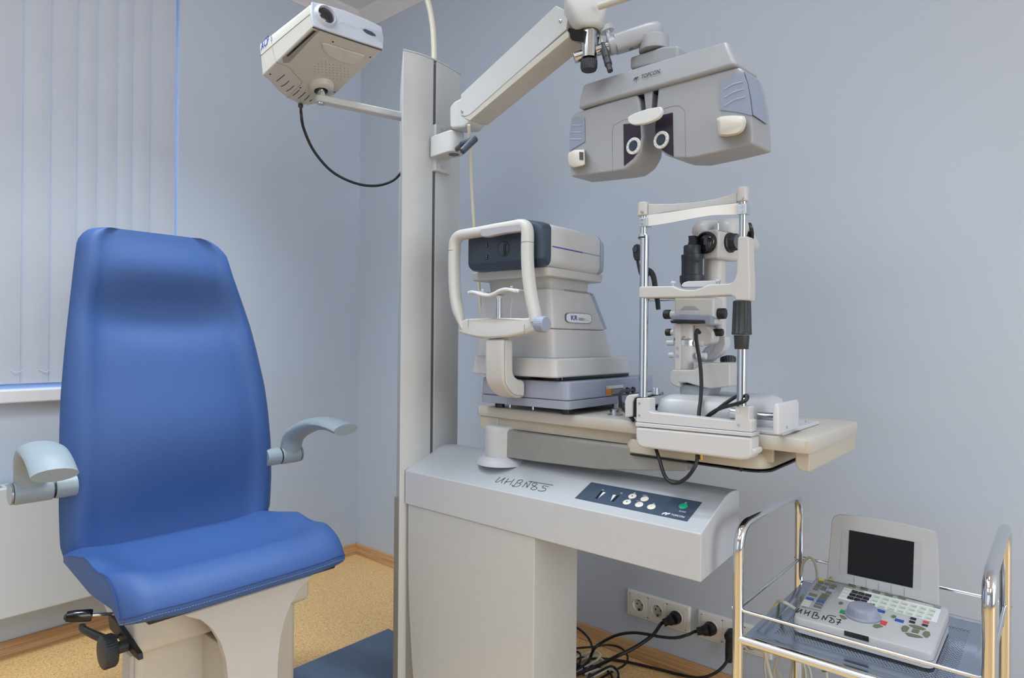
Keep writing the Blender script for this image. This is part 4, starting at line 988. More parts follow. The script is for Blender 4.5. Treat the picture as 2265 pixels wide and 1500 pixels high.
# clamp box over the table front edge
trace('clamp_box', Z8, [(172, 574), (172, 720), (186, 812), (218, 862), (275, 892), (1750, 1080), (1852, 1074), (1924, 1030), (1924, 735)], YS, .046, sl_w, bev=.006)
trace('clamp_plate', Z8, [(172, 506), (172, 566), (1924, 727), (1924, 668)], YS, .047, sl_w, bev=.0015)
trace('chinrest_base', Z8, [(186, 498), (188, 152), (202, 142), (362, 142), (377, 156), (379, 340), (430, 362), (1672, 492), (1676, 290), (1690, 268), (1872, 268), (1886, 284), (1888, 470), (1924, 492), (1924, 660)], YS+.003, .030, sl_w, bev=.0035)
for x, y in ((234, 220), (232, 402), (1730, 342), (1726, 546)):
    c = G(Z8, x, y, YS+.003); bm = NB(); cyl(bm, c, c+V((0, -.0010, 0)), .0026, n=14); cyl(bm, c+V((0, -.0010, 0)), c+V((0, -.0013, 0)), .0014, n=6); obj('screw', bm, steel, sl)
bm = NB(); hk = [G(Z9, x, y, YS+.002) for x, y in ((150, 905), (185, 912), (205, 940), (198, 985), (160, 1015), (110, 1040))]; prism(bm, hk, (0, .043, 0)); obj('clamp_lug', bm, sl_w, sl, bev=.003)
c = G(Z8, 1165, 1000, YS+.02); bm = NB(); cyl(bm, c+V((0, 0, .012)), c-V((0, 0, .009)), .0045); obj('brass_tip', bm, mat('brass', '#c9a85c', .3, .8), sl)
# rails: wheel covers, axle, travel plate
bm = NB(); box(bm, (2.0, -.655, .9104), (2.325, -.40, .9185)); obj('rail_plate', bm, sl_w, sl, bev=.003)
bm = NB(); w0_, w1_ = AZ(1708, 960, .919), AZ(1783, 942, .919); zt = AY(1712, 893, w0_.y).z
loft(bm, [fillet([(w0_.x, w0_.y, z), (w0_.x+.0, w0_.y, z), (w1_.x, w0_.y, z), (w1_.x, w0_.y+.13, z), (w0_.x, w0_.y+.13, z)][1:], .012, 4, True) for z in (.9186, zt-.008)]+[fillet([(w0_.x+.003, w0_.y+.003, zt), (w1_.x-.003, w0_.y+.003, zt), (w1_.x-.003, w0_.y+.127, zt), (w0_.x+.003, w0_.y+.127, zt)], .01, 4, True)])
wc = obj('wheel_cover', bm, sl_w, sl, bev=.002, sharp=50)
for x, y in ((686, 583), (964, 494)):
    c = AX(*Z9(x, y), w1_.x+.0003); bm = NB(); cyl(bm, c, c+V((.0008, 0, 0)), .0028, n=14); obj('screw', bm, steel, wc)
bm = NB(); p, q = AX(*Z9(780, 662), w1_.x+.0002), AX(*Z9(878, 632), w1_.x+.0002); prism(bm, [p+V((0, 0, .0012)), q+V((0, 0, .0012)), q-V((0, 0, .0012)), p-V((0, 0, .0012))], (.0003, 0, 0)); obj('slot', bm, blackg, wc, smooth=False)
bm = NB(); l0 = AZ(1383, 926, .919); zl = AY(1395, 872, l0.y).z
lw_ = [AY(*Z8(x, y), l0.y) for x, y in ((12, 440), (10, 190), (35, 115), (80, 90), (215, 85), (215, 125), (160, 140), (135, 200), (130, 420))]
prism(bm, lw_, (0, .10, 0)); obj('wheel_cover', bm, sl_w, sl, bev=.004)
bm = NB(); prism(bm, [AY(*Z8(x, y), l0.y+.004) for x, y in ((132, 430), (136, 200), (162, 142), (215, 128), (215, 430))], (0, .06, 0)); obj('wheel_slot', bm, blackg, sl, smooth=False)
ax0, ax1 = AY(1652, 917, -.60), V((w0_.x+.005, -.60, AY(1652, 917, -.60).z))
bm = NB(); cyl(bm, ax0-V((.22, 0, 0)), ax1, .0085, n=24); obj('axle', bm, steel, sl)
bm = NB(); c = G(Z8, 1640, 372, -.672); cyl(bm, c-V((.002, 0, 0)), c+V((.014, 0, 0)), .0135, n=28); obj('axle_cap', bm, satin, sl, bev=.001)
# small chrome stay with a knob left of the base
bm = NB(); p = [G(Z8, x, y, -.62) for x, y in ((300, 105), (585, 70))]; cyl(bm, p[0], p[1], .004); st2 = obj('stay', bm, steel, sl)
bm = NB(); c = G(Z8, 478, 88, -.625); cyl(bm, c, c+V((0, 0, .016)), .0085); obj('stay_knob', bm, satin, st2, bev=.001)
# moving base with joystick
bm = NB(); zb_ = AY(1530, 872, -.60).z
loft(bm, [fillet([(2.035+i, -.655+i, z), (2.255-i, -.655+i, z), (2.255-i, -.40-i, z), (2.035+i, -.40-i, z)], .03, 5, True) for i, z in ((0, .9186), (0, .945), (.006, .966), (.02, .975))])
obj('moving_base', bm, sl_w, sl, sharp=60)
trace('pedestal', Z7, [(338, 1120), (338, 1272), (430, 1290), (640, 1292), (680, 1240), (700, 1160)], -.575, .07, mat('pedestal_grey', '#a7abb2', .4), bev=.004)
trace('lower_body', Z7, [(246, 955), (222, 1000), (216, 1080), (240, 1128), (296, 1158), (345, 1160), (330, 1110), (420, 1108), (520, 1138), (690, 1180), (936, 1155), (936, 892), (922, 872), (690, 872), (620, 884), (505, 955)], -.592, .10, sl_c, bev=.005)
trace('body_notch', Z7, [(503, 958), (503, 860), (640, 868), (690, 874), (640, 884), (560, 958)], -.585, .05, mat('pedestal_grey', '#a7abb2', .4), bev=0)
jc, j1 = G(Z7, 912, 900, -.46), G(Z7, 940, 1120, -.47)
jt = G(Z7, 912, 822, -.45); bm = NB(); kx = (jt-j1).normalized()
knurl(bm, j1+(jt-j1)*.32, kx, [(0, .007, 0), (.010, .010, 0), (.0105, .013, .6), (.030, .0145, .6), (.0305, .016, .8), (.040, .019, .8), (.046, .0185, .5), (.049, .010, 0)], 20, .06)
js = obj('joystick', bm, charcoal, sl); bm = NB(); cyl(bm, j1, j1+(jt-j1)*.4, .005, .009); obj('joystick_shaft', bm, charcoal, js)
# curved microscope arm
bm = NB(); pth = spline([G(Z7, x, y, -.50) for x, y in ((815, 95), (815, 400), (812, 560), (790, 680), (730, 770), (640, 820), (520, 835))], 6)
sweep(bm, pth, lambda t: (.0155, .0155, 1), up=(0, 1, 0)); obj('microscope_arm', bm, sl_c, sl, sharp=60)
trace('arm_plate', Z7, [(880, 560), (884, 650), (850, 735), (780, 800), (700, 840), (600, 858), (560, 800), (640, 690), (730, 640), (745, 560)], -.515, .03, sl_w, bev=.003)
# illumination tower
tx = G(Z7, 375, 700, -.57); zt0, zt1 = G(Z7, 375, 955, -.57).z, G(Z7, 375, 410, -.57).z
rT = (G(Z7, 505, 700, -.57).x-G(Z7, 245, 700, -.57).x)*.53
bm = NB(); cyl(bm, (tx.x, -.553, zt0-.004), (tx.x, -.553, zt1), rT, n=40); tl = obj('tower', bm, sl_c, sl)
zz0, zz1 = G(Z7, 375, 665, -.575).z, G(Z7, 375, 600, -.575).z
bm = NB(); cyl(bm, (tx.x, -.553, zz0), (tx.x, -.553, zz1), rT+.0006, n=40); obj('scale_ring', bm, satin, tl)
bm = NB()
for i in range(18):
    a = math.radians(-128+i*5.0); p = V((tx.x+(rT+.0007)*math.cos(a), -.553+(rT+.0007)*math.sin(a), zz1))
    box(bm, p+V((-.0003, -.0003, -.0012)), p+V((.0003, .0003, .003 if i % 5 else .005)))
o = obj('scale_marks', bm, dark_ink, tl, smooth=False); o['kind'] = 'stuff'
text('lettering', '60', V((tx.x+.006, -.553-rT-.0004, zz1+.0055)), V((1, 0, 0)), zv, .0065, dark_ink, tl, .0038)
trace('guide_strip', Z7, [(285, 408), (345, 408), (345, 955), (285, 955)], -.588, .012, sl_w, tl, bev=.001)
for y in (698, 790):
    c = G(Z7, 310, y, -.588); bm = NB(); cyl(bm, c, c-V((0, .001, 0)), .0040, n=16); cyl(bm, c-V((0, .001, 0)), c-V((0, .0013, 0)), .0022, n=6); obj('screw', bm, steel, tl)
trace('lamp_housing', Z7, [(505, 412), (640, 412), (735, 505), (735, 600), (715, 640), (650, 665), (560, 672), (505, 672)], -.57, .04, sl_c, bev=.006)
trace('upper_block', Z7, [(272, 100), (745, 98), (742, 420), (700, 432), (500, 430), (272, 405)], -.578, .055, sl_c, bev=.006)
trace('block_window', Z7, [(340, 248), (395, 198), (512, 198), (580, 248)], -.5785, .004, mat('window_mid', '#9b9aa0', .4), bev=.0005)
trace('label_plate', Z7, [(345, 250), (582, 250), (582, 305), (345, 305)], -.5786, .004, sl_c, bev=.0005)
trace('collar', Z7, [(230, 318), (240, 310), (690, 305), (715, 330), (705, 425), (640, 430), (628, 372), (235, 362)], -.592, .05, ph_g, bev=.002)
trace('mask_plate', Z7, [(222, 372), (290, 362), (632, 372), (632, 402), (500, 410), (240, 402)], -.596, .04, black, bev=.001)
for (x, y, w, r, dirx) in ((240, 297, .0185, .0115, -1), (776, 290, .0225, .0125, 1), (242, 510, .0145, .0088, -1), (738, 512, .0235, .0088, 1)):
    c = G(Z7, x, y, -.552); bm = NB(); knurl(bm, c, (dirx, 0, 0), [(0, r*.85, 0), (.002, r, .5), (w-.003, r, .8), (w-.001, r*.95, 0), (w, r*.6, 0)], 18, .06); kn = obj('focus_knob', bm, black, sl)
    bm = NB(); cyl(bm, c-V((dirx*.016, 0, 0)), c+V((dirx*.001, 0, 0)), r*.82); obj('knob_collar', bm, sl_w, kn)
for x, y, r, dx in ((205, 635, .007, -1), (615, 640, .0078, 1), (228, 780, .007, -1), (640, 790, .0078, 1)):
    c = G(Z7, x, y, -.565); bm = NB(); cyl(bm, c-V((dx*.02, 0, 0)), c+V((dx*.003, 0, 0)), r); obj('side_knob', bm, sl_w, sl, bev=.001)
# black prism head on the illumination tower
bx = G(Z6, 755, 1000, -.56)
def zz(y): return G(Z6, 755, y, -.56).z
def rr6(w): return (G(Z6, 755+w/2, 1000, -.56).x-G(Z6, 755-w/2, 1000, -.56).x)*.5*1.04
bm = NB(); lathe(bm, V((bx.x, bx.y, 0)), (0, 0, 1), [(zz(1260), rr6(215)), (zz(1200), rr6(252)), (zz(1190), rr6(258)), (zz(1125), rr6(258)), (zz(1118), rr6(222)), (zz(940), rr6(222)), (zz(935), rr6(228)), (zz(880), rr6(228)), (zz(872), rr6(182)), (zz(778), rr6(182)), (zz(768), rr6(170))], 40)
ih = obj('lamp_head', bm, mat('slate_black', '#272d36', .45, noise=.06, scale=150), sl)
bm = NB(); P = [G(Z6, x, y, -.568) for x, y in ((690, 770), (705, 745), (712, 720), (708, 652), (785, 646), (792, 740), (812, 770))]; prism(bm, P, (0, .018, 0)); obj('mirror', bm, black, ih, bev=.001)
bm = NB(); c = G(Z6, 817, 952, -.56-rr6(222)*.93); box(bm, c-V((.0018, .0006, .0022)), c+V((.0018, .004, .0022))); obj('index_hole', bm, blackg, ih, smooth=False)
# microscope head
YM = -.545
hd_ = [(805, 610), (825, 592), (890, 580), (1045, 570), (1130, 600), (1235, 660), (1235, 900), (1205, 930), (1165, 938), (880, 925), (805, 860)]
HD = []
HD.append(trace('microscope_head', Z6, [(800, 612), (832, 590), (1050, 574), (1085, 604), (1085, 892), (1060, 926), (880, 926), (815, 880)], YM, .085, sl_c, bev=.009))
oc = G(Z6, 932, 735, YM); ro = (G(Z6, 1062, 735, YM).x-G(Z6, 805, 735, YM).x)*.5
ro = .0255
bm = NB(); lathe(bm, oc, (0, -1, 0), [(-.002, ro*1.02), (.004, ro*1.04), (.010, ro), (.012, ro*.93), (.012, ro*.82), (.007, ro*.80)], 44); ob = obj('objective_ring', bm, blackg, sl, sharp=40)
bm = NB(); lathe(bm, oc, (0, -1, 0), [(.004, ro*.82), (.0075, ro*.78), (.0095, ro*.5), (.010, ro*.1)], 40); obj('objective_lens', bm, mat('lens_violet', '#0c0a1c', .05, coat=1, noise=.4, scale=90), ob)
bm = NB(); rx_ = G(Z6, 1085, 740, YM); kn_c = V((rx_.x+.001, YM+.044, G(Z6, 1190, 742, YM+.045).z))
knurl(bm, kn_c, (1, 0, 0), [(-.003, .0235, 0), (0, .0235, 0), (.004, .0235, 0), (.006, .0200, .8), (.019, .0195, .8), (.0205, .018, 0)], 6, .10); dl = obj('magnification_dial', bm, black, sl)
bm = NB(); cyl(bm, kn_c+V((.0205, 0, 0)), kn_c+V((.0212, 0, 0)), .017); obj('dial_face', bm, mat('dial_grey', '#565b62', .35, noise=0), dl)
text('lettering', '16', kn_c+V((.0213, -.005, -.003)), yv, zv, .0075, mat('label_orange', '#d98a35', .5), dl, .005)
HD += [ob, bpy.data.objects['objective_lens'], dl, bpy.data.objects['dial_face']]+[o for o in dl.children]
_c = V((oc.x, YM, 0)); _R = Matrix.Translation(_c) @ Matrix.Rotation(math.radians(-11), 4, 'Z') @ Matrix.Translation(-_c)
_M = ROOT[sl.name]
for o in set(HD): o.data.transform(_M.inverted() @ _R @ _M)
bm = NB(); cyl(bm, (G(Z6, 1022, 1000, -.50).x, -.50, G(Z6, 1022, 1420, -.50).z), (G(Z6, 1022, 1000, -.50).x, -.50, G(Z6, 1022, 900, -.50).z), .0255, n=40); obj('microscope_column', bm, sl_c, sl)
bm = NB(); c = G(Z6, 1050, 985, -.5); tube(bm, [G(Z6, 1058, 600, -.50), G(Z6, 1058, 505, -.50)], .0032, sm=False, segs=12); obj('focus_pin', bm, satin, sl)
for x, y, r, yy in ((960, 590, .0265, -.42), (1235, 600, .033, -.42)):
    c = G(Z6, x, y, yy); bm = NB(); lathe(bm, c, (.28, .93, .08), [(-.052, r*.12), (-.050, r*.42), (-.045, r*.68), (-.036, r*.88), (-.022, r*.98), (.0, r), (.02, r), (.03, r*.9), (.035, r*.6)], 32); ep = obj('eyepiece_tube', bm, sl_c, sl, sharp=50)
    bm = NB(); q = G(Z6, x+15, y-(85 if r < .03 else 128), yy); cyl(bm, q, q+V((0, 0, .003)), .005); obj('eyepiece_screw', bm, charcoal, ep)
trace('eyepiece_body', Z6, [(1240, 560), (1320, 530), (1400, 560), (1480, 720), (1470, 800), (1400, 850), (1260, 900), (1240, 850)], -.40, .05, sl_c, bev=.010)
ec = G(Z6, 1445, 625, -.385); bm = NB(); ed = V((.80, .58, .10)).normalized()
lathe(bm, ec-ed*.022, ed, [(0, .024), (.010, .0265), (.013, .0225), (.016, .0265), (.022, .0275), (.025, .020)], 36); obj('eyecup', bm, black, sl)
# chinrest frame: posts, chin bar with right arm, forehead band, strap, handle
YPst = YS+.018
def cylx(name, f, x, y0, y1, w, m, par=None, bev=0):
    a, b2 = G(f, x, y0, YPst), G(f, x, y1, YPst); r = (G(f, x+w/2, y0, YPst).x-G(f, x-w/2, y0, YPst).x)*.5*.98
    bm = NB(); cyl(bm, V((a.x, YPst, a.z)), V((a.x, YPst, b2.z)), r, n=28); return obj(name, bm, m, par or sl, bev=bev)
pl_ = G(Z6, 175, 1000, YPst)
cylx('left_post', Z6, 174, 2560, 650, 94, steel); cylx('post_collar', Z6, 177, 690, 632, 100, satin); cylx('post_ring', Z6, 177, 684, 668, 112, black); cylx('left_pin', Z6, 177, 640, 420, 74, steel)
cylx('right_post', Z7, 1073, 1400, 690, 114, steel); cylx('right_pin', Z6, 1352, 690, 240, 80, steel)
cbar = [(122, 1262), (140, 1250), (528, 1246), (570, 1268), (640, 1290), (780, 1291), (860, 1266), (950, 1226), (1190, 1216), (1235, 1195), (1262, 1150), (1280, 1080), (1292, 672), (1310, 658), (1405, 658), (1424, 672), (1430, 1000), (1440, 1190), (1438, 1360), (1430, 1420), (1268, 1420), (1256, 1382), (1212, 1356), (700, 1380), (120, 1388)]
trace('chin_bar', Z6, cbar, YPst-.016, .032, sl_c, bev=.005, seg=3)
bm = NB(); P = [G(Z6, x, y, YPst+.012) for x, y in ((620, 1240), (650, 1205), (700, 1190), (1030, 1180), (1050, 1195), (1040, 1260), (640, 1262))]; prism(bm, P, (0, .022, 0)); cr_ = obj('chin_cup', bm, sl_w, sl, bev=.003)
for x, y in ((530, 1225), (1062, 1205)):
    c = G(Z6, x, y, YPst+.004); bm = NB(); lathe(bm, c-V((0, 0, .012)), (0, 0, 1), [(0, .002), (.013, .0022), (.0135, .0055), (.0165, .0058), (.018, .004)], 16); obj('paper_pin', bm, ph_w, cr_)
def capx(x0, x1, y0, y1, m, name, par=None, grow=0):
    p = G(Z6, (x0+x1)/2, y0, YPst); q = G(Z6, (x0+x1)/2, y1, YPst); w = (G(Z6, x1, y0, YPst).x-G(Z6, x0, y0, YPst).x)/2*.95
    bm = NB(); loft(bm, [ell((p.x, YPst, z), (1, 0, 0), (0, 1, 0), w, w*1.0, 28, .8) for z in (q.z, p.z)]); return obj(name, bm, m, par or sl, bev=.003)
cl, cr2 = capx(121, 240, 256, 420, sl_c, 'left_cap'), capx(1290, 1422, 75, 250, sl_c, 'right_cap')
def block(x0, x1, y0, y1, name):
    a, b2 = G(Z6, x0, y1, YPst-.011), G(Z6, x1, y0, YPst-.011); bm = NB(); box(bm, (a.x, YPst-.011, a.z), (b2.x, YPst+.011, b2.z)); return obj(name, bm, satin, sl, bev=.001)
for x0, x1, y0, y1, sc in ((131, 221, 432, 545, ((158, 462), (158, 511))), (1287, 1394, 268, 400, ((1338, 303), (1338, 356)))):
    bb = block(x0, x1, y0, y1, 'strap_block')
    for x, y in sc:
        c = G(Z6, x, y, YPst-.011); bm = NB(); cyl(bm, c, c-V((0, .0012, 0)), .0032, n=16); cyl(bm, c-V((0, .0012, 0)), c-V((0, .0014, 0)), .0018, n=6); obj('screw', bm, steel, bb)
for x, y, par in ((156, 373, cl), (1340, 203, cr2)):
    c = G(Z6, x, y, YPst-.0205); bm = NB(); cyl(bm, c+V((0, .004, 0)), c-V((0, .0008, 0)), .0032, n=16); obj('screw', bm, steel, par)
# forehead band bows backwards between the caps
t_ = [(238, 275), (500, 276), (800, 256), (1050, 216), (1290, 140)]; b_ = [(238, 416), (480, 370), (750, 340), (1050, 296), (1290, 266)]
bm = NB(); rings = []
for i in range(21):
    t = i/20
    def at(L):
        xs = L[0][0]+(L[-1][0]-L[0][0])*t
        for a, b2 in zip(L, L[1:]):
            if a[0] <= xs <= b2[0]+1e-6: k2 = (xs-a[0])/(b2[0]-a[0]); return (xs, a[1]+(b2[1]-a[1])*k2)
    bow = 0
    P, Q = G(Z6, *at(t_), YPst+bow), G(Z6, *at(b_), YPst+bow); Q.x = P.x
    rings.append([P+V((0, -.003, 0)), Q+V((0, -.003, 0)), Q+V((0, .004, 0)), P+V((0, .004, 0))])
loft(bm, rings); obj('forehead_band', bm, sl_c, sl, bev=.0015)
t_ = [(212, 410), (500, 369), (800, 324), (1050, 290), (1294, 264)]; b_ = [(212, 540), (500, 496), (800, 437), (1000, 406), (1294, 399)]
bm = NB(); rings = []
for i in range(21):
    t = i/20; bow = -.016*math.sin(PI*t)
    P, Q = G(Z6, *at(t_), YPst-.006+bow), G(Z6, *at(b_), YPst-.006+bow); rings.append([P, Q, Q+V((0, .0022, 0)), P+V((0, .0022, 0))])
loft(bm, rings); obj('forehead_strap', bm, mat('strap_white', '#dfe0e0', .4, noise=.01), sl)
hz = [G(Z7, 1075, y, YPst).z for y in (710, 545, 540, 515, 150, 136)]; hx = G(Z7, 1075, 400, YPst).x
rh = lambda w: (G(Z7, 1075+w/2, 400, YPst).x-G(Z7, 1075-w/2, 400, YPst).x)*.5
bm = NB(); lathe(bm, (hx, YPst, 0), (0, 0, 1), [(hz[0], rh(150)), (hz[0]+.001, rh(158)), (hz[1], rh(176))], 32); hn = obj('handle_collar', bm, charcoal, sl)
bm = NB(); knurl(bm, V((hx, YPst, 0)), (0, 0, 1), [(hz[2], rh(205), 0), (hz[2]+.001, rh(228), 0), (hz[3], rh(228), 0), (hz[3]+.0008, rh(222), 1), (hz[4], rh(200), 1), (hz[4]+.001, rh(198), 0), (hz[5], rh(180), 0)], 12, .07); obj('height_handle', bm, charcoal, sl)
# fixation lamp arm (black) on the left post
bm = NB(); P = [G(Z6, x, y, YPst+.02) for x, y in ((95, 745), (60, 765), (45, 820), (55, 900), (72, 945), (118, 942), (135, 880), (140, 800), (130, 760))]; prism(bm, P, (0, .010, 0)); fx = obj('fixation_target', bm, black, sl, bev=.002)
bm = NB(); c = G(Z6, 78, 810, YPst+.0195); cyl(bm, c, c-V((0, .001, 0)), .0065); obj('target_lens', bm, mat('aperture_glass', '#1d2a40', .08), fx)
bm = NB(); tube(bm, [G(Z6, x, y, YPst+.026) for x, y in ((105, 930), (120, 1010), (150, 1120), (200, 1150), (235, 1110), (228, 1050))], .0035, segs=8)
tube(bm, [G(Z6, x, y, YPst+.026) for x, y in ((222, 1060), (262, 1080), (290, 1120), (308, 1190), (322, 1300), (345, 1430), (352, 1500), (356, 1525))], lambda t: .0072-.002*t, segs=8); obj('target_arm', bm, black, fx)
bm = NB(); cyl(bm, G(Z6, 215, 1412, YPst+.02), G(Z6, 540, 1405, YPst+.10), .0035); obj('arm_rod', bm, steel, fx)
# cables of the slit lamp
def scable(name, f, pts, r, label):
    bm = NB(); tube(bm, [G(f, x, y, yy) for x, y, yy in pts], r, segs=10); return tag(obj(name, bm, cb), label, 'cable')
scable('lamp_cable', Z7, [(575, 515, -.600), (548, 485, -.612), (536, 520, -.622), (538, 600, -.625), (555, 720, -.625), (578, 850, -.628), (592, 1000, -.635), (597, 1150, -.645), (588, 1300, -.655), (573, 1420, -.668), (563, 1540, -.678)], .0042, 'black cable dropping from the slit lamp tower into its base box')
scable('chinrest_cable', Z8, [(480, 900, -.69), (500, 960, -.695), (540, 1080, -.705), (580, 1220, -.712), (625, 1330, -.716), (690, 1400, -.718), (760, 1424, -.718), (850, 1405, -.718), (960, 1330, -.716), (1050, 1210, -.712), (1098, 1100, -.705), (1108, 1000, -.70), (1110, 960, -.695)], .0040, 'black cable looping below the slit lamp base box')
scable('wrapped_cable', Z8, [(1225, 450, -.664), (1290, 390, -.672), (1400, 320, -.678), (1520, 275, -.69), (1680, 235, -.712), (1780, 205, -.719), (1845, 165, -.716), (1862, 120, -.706), (1840, 100, -.685), (1760, 100, -.672), (1690, 120, -.67), (1600, 175, -.672), (1500, 245, -.676), (1380, 340, -.676), (1290, 400, -.672)], .0040, 'black cable wound around the right chrome post of the slit lamp')
scable('refractor_cable', K5, [(1560, 905, -.40), (1480, 920, -.46), (1400, 925, -.52), (1352, 965, -.56), (1338, 1040, -.59), (1350, 1140, -.61), (1400, 1260, -.63), (1480, 1370, -.655), (1560, 1450, -.675), (1600, 1500, -.685)], .0044, 'black cable from the autorefractor side to the slit lamp base box')
# -------------------------------------------------------------- chrome trolley
TX0, TX1, TY0, TY1, TZ = 2.2532, 2.662, -.699, -.302, .7335
chrome = mat('trolley_chrome', '#dcdee0', .07, 1, noise=0)
tr = thing('instrument_trolley', ((TX0+TX1)/2, (TY0+TY1)/2, 0), 'chrome tube trolley with perforated steel shelf at the right, carrying the keyboard console', 'trolley')
for x in (TX0, TX1):
    path = fillet([(x, TY0, .07), (x, TY0, TZ-.010), (x, TY1, TZ-.010), (x, TY1, .07)], .055, 10)
    bm = NB(); tube(bm, path, .0105, sm=False, segs=24); fr2 = obj('side_frame', bm, chrome, tr, sharp=60)
    for y in (TY0, TY1):
        bm = NB(); cyl(bm, (x-.011, y, .03), (x+.011, y, .03), .03); cst = obj('castor', bm, charcoal, fr2, bev=.003)
        bm = NB(); box(bm, (x-.014, y-.012, .03), (x-.011, y+.012, .072)); box(bm, (x+.011, y-.012, .03), (x+.014, y+.012, .072)); box(bm, (x-.014, y-.012, .068), (x+.014, y+.012, .074)); obj('castor_fork', bm, steel, fr2, smooth=False)
    bm = NB(); cyl(bm, (x, TY0, .5575), (x, TY1, .5575), .0036, n=16); obj('side_rod', bm, chrome, fr2)
for y in (TY0, TY1):
    bm = NB(); cyl(bm, (TX0, y, .5565 if y == TY0 else .5635), (TX1, y, .5565 if y == TY0 else .5635), .0036, n=16); obj('guard_rod', bm, chrome, tr)
    bm = NB(); cyl(bm, (TX0, y, .499), (TX1, y, .499), .0098, n=24); obj('shelf_rail', bm, chrome, tr)
for x, y in ((TX0, TY0), (TX0, TY1), (TX1, TY0), (TX1, TY1)):
    for z in (.5575,):
        bm = NB(); cyl(bm, (x-.0115, y, z), (x+.0115, y, z), .0040, n=14); obj('rod_screw', bm, steel, tr)
# perforated shelf: small round holes in a staggered grid, rolled rim left solid
pm = bpy.data.materials.new('perforated_steel'); pm.use_nodes = True
nt = pm.node_tree; L = nt.links; b = nt.nodes['Principled BSDF']; b.inputs['Base Color'].default_value = rgb('#aebacb'); b.inputs['Metallic'].default_value = 1; b.inputs['Roughness'].default_value = .16
out = nt.nodes['Material Output']; tc = nt.nodes.new('ShaderNodeTexCoord'); sx = nt.nodes.new('ShaderNodeSeparateXYZ'); L.new(tc.outputs['Object'], sx.inputs[0])
def mth(op, a, b2=None, v=None):
    n = nt.nodes.new('ShaderNodeMath'); n.operation = op
    L.new(a, n.inputs[0]) if not isinstance(a, (int, float)) else setattr(n.inputs[0], 'default_value', a)
    if b2 is not None: L.new(b2, n.inputs[1])
    elif v is not None: n.inputs[1].default_value = v
    return n.outputs[0]
PITCH = .0062
def dots(ox, oy):
    u_ = mth('SUBTRACT', mth('FRACT', mth('ADD', mth('DIVIDE', sx.outputs[0], v=PITCH), v=100.5+ox)), v=.5)
    v_ = mth('SUBTRACT', mth('FRACT', mth('ADD', mth('DIVIDE', sx.outputs[1], v=PITCH*1.732), v=100.5+oy)), v=.5)
    u2 = mth('MULTIPLY', u_, u_); v2 = mth('MULTIPLY', mth('MULTIPLY', v_, v_), v=3.0)
    return mth('LESS_THAN', mth('ADD', u2, v2), v=.070)
hole = mth('MAXIMUM', dots(0, 0), dots(.5, .5))
inx = mth('LESS_THAN', mth('ABSOLUTE', sx.outputs[0]), v=.150); iny = mth('LESS_THAN', mth('ABSOLUTE', sx.outputs[1]), v=.140)
hole = mth('MULTIPLY', hole, mth('MULTIPLY', inx, iny))
tp_ = nt.nodes.new('ShaderNodeBsdfTransparent'); mx = nt.nodes.new('ShaderNodeMixShader'); L.new(hole, mx.inputs[0]); L.new(b.outputs[0], mx.inputs[1]); L.new(tp_.outputs[0], mx.inputs[2]); L.new(mx.outputs[0], out.inputs['Surface'])
ROOT[tr.name] = Matrix.Translation(tr.location)
SZ = .5065
for z, nm in ((SZ, 'shelf'), (.12, 'shelf')):
    bm = NB(); x0, x1, y0, y1 = TX0+.012, TX1-.012, TY0+.004, TY1+.012; ins = .030
    rings = [rrect(x0, x1, y0, y1, .012, z-.0008), rrect(x0, x1, y0, y1, .012, z), rrect(x0+ins*.7, x1-ins*.7, y0+ins*.7, y1-ins*.7, .03, z), rrect(x0+ins, x1-ins, y0+ins, y1-ins, .03, z-.004), ]
    loft(bm, rings); o = obj(nm, bm, pm if z == SZ else mat('lower_shelf_white', '#e4e7ec', .55, noise=.01), tr, sharp=30)

# ------------------------------------------------- keyboard console with flip-up screen
con = mat('console_plastic', '#b8babd', .4, noise=.01)
olive = mat('key_olive', '#6f735d', .5, noise=.03, scale=300)
kb_ = thing('keyboard_console', (2.45, -.47, SZ-.004), 'white keyboard console with black flip-up screen and grey jog dial on the trolley shelf', 'console')
tl_ = math.radians(4.0); KU = V((1, 0, 0)); KV = V((0, math.cos(tl_), math.sin(tl_))); KN = KU.cross(KV)
K0 = V((2.45, -.60, .5395))
def KT(px, py, lift=.0003): return AP(px, py, K0, KN)+KN*lift
c4 = [KT(1753, 1364, 0), KT(2064, 1447, 0), KT(2101, 1343, 0), KT(1803, 1275, 0)]
def low(p, d): return V((p.x, p.y, SZ+d))
cen = sum(c4, V())/4
def scl(P, s): return [cen+(p-cen)*s for p in P]
top4 = fillet(scl(c4, .975), .016, 6, True); mid4 = fillet(c4, .018, 6, True)
bm = NB(); loft(bm, [fillet(scl([low(p, .003) for p in c4], 1), .018, 6, True), [V((p.x, p.y, (p.z+SZ)*.5)) for p in mid4], [p-KN*.007 for p in mid4], [p-KN*.002 for p in fillet(scl(c4, .99), .017, 6, True)], top4])
for f in bm.faces: pass
bod = obj('body', bm, con, kb_, sharp=50)
bm = NB(); pts = [V((p.x+(p.x-cen.x)*.001, p.y+(p.y-cen.y)*.001, (p.z+SZ)*.5)) for p in mid4]; tube(bm, pts+[pts[0]], .0006, sm=False, segs=4); obj('seam', bm, _mats['seam_grey'], bod)
for x, y in ((2.36, -.585), (2.545, -.575), (2.36, -.37), (2.545, -.37)):
    bm = NB(); cyl(bm, (x, y, SZ-.0037), (x, y, SZ+.0035), .011); obj('foot', bm, con, kb_)
fa, fb2 = AY(1868, 1396, c4[0].y-.001), AY(1921, 1410.5, c4[0].y-.001)
def FRf(px, py):
    n = (c4[1]-c4[0]).cross(V((0, 0, 1))); return AP(px, py, c4[0], n)+n.normalized()*.0003
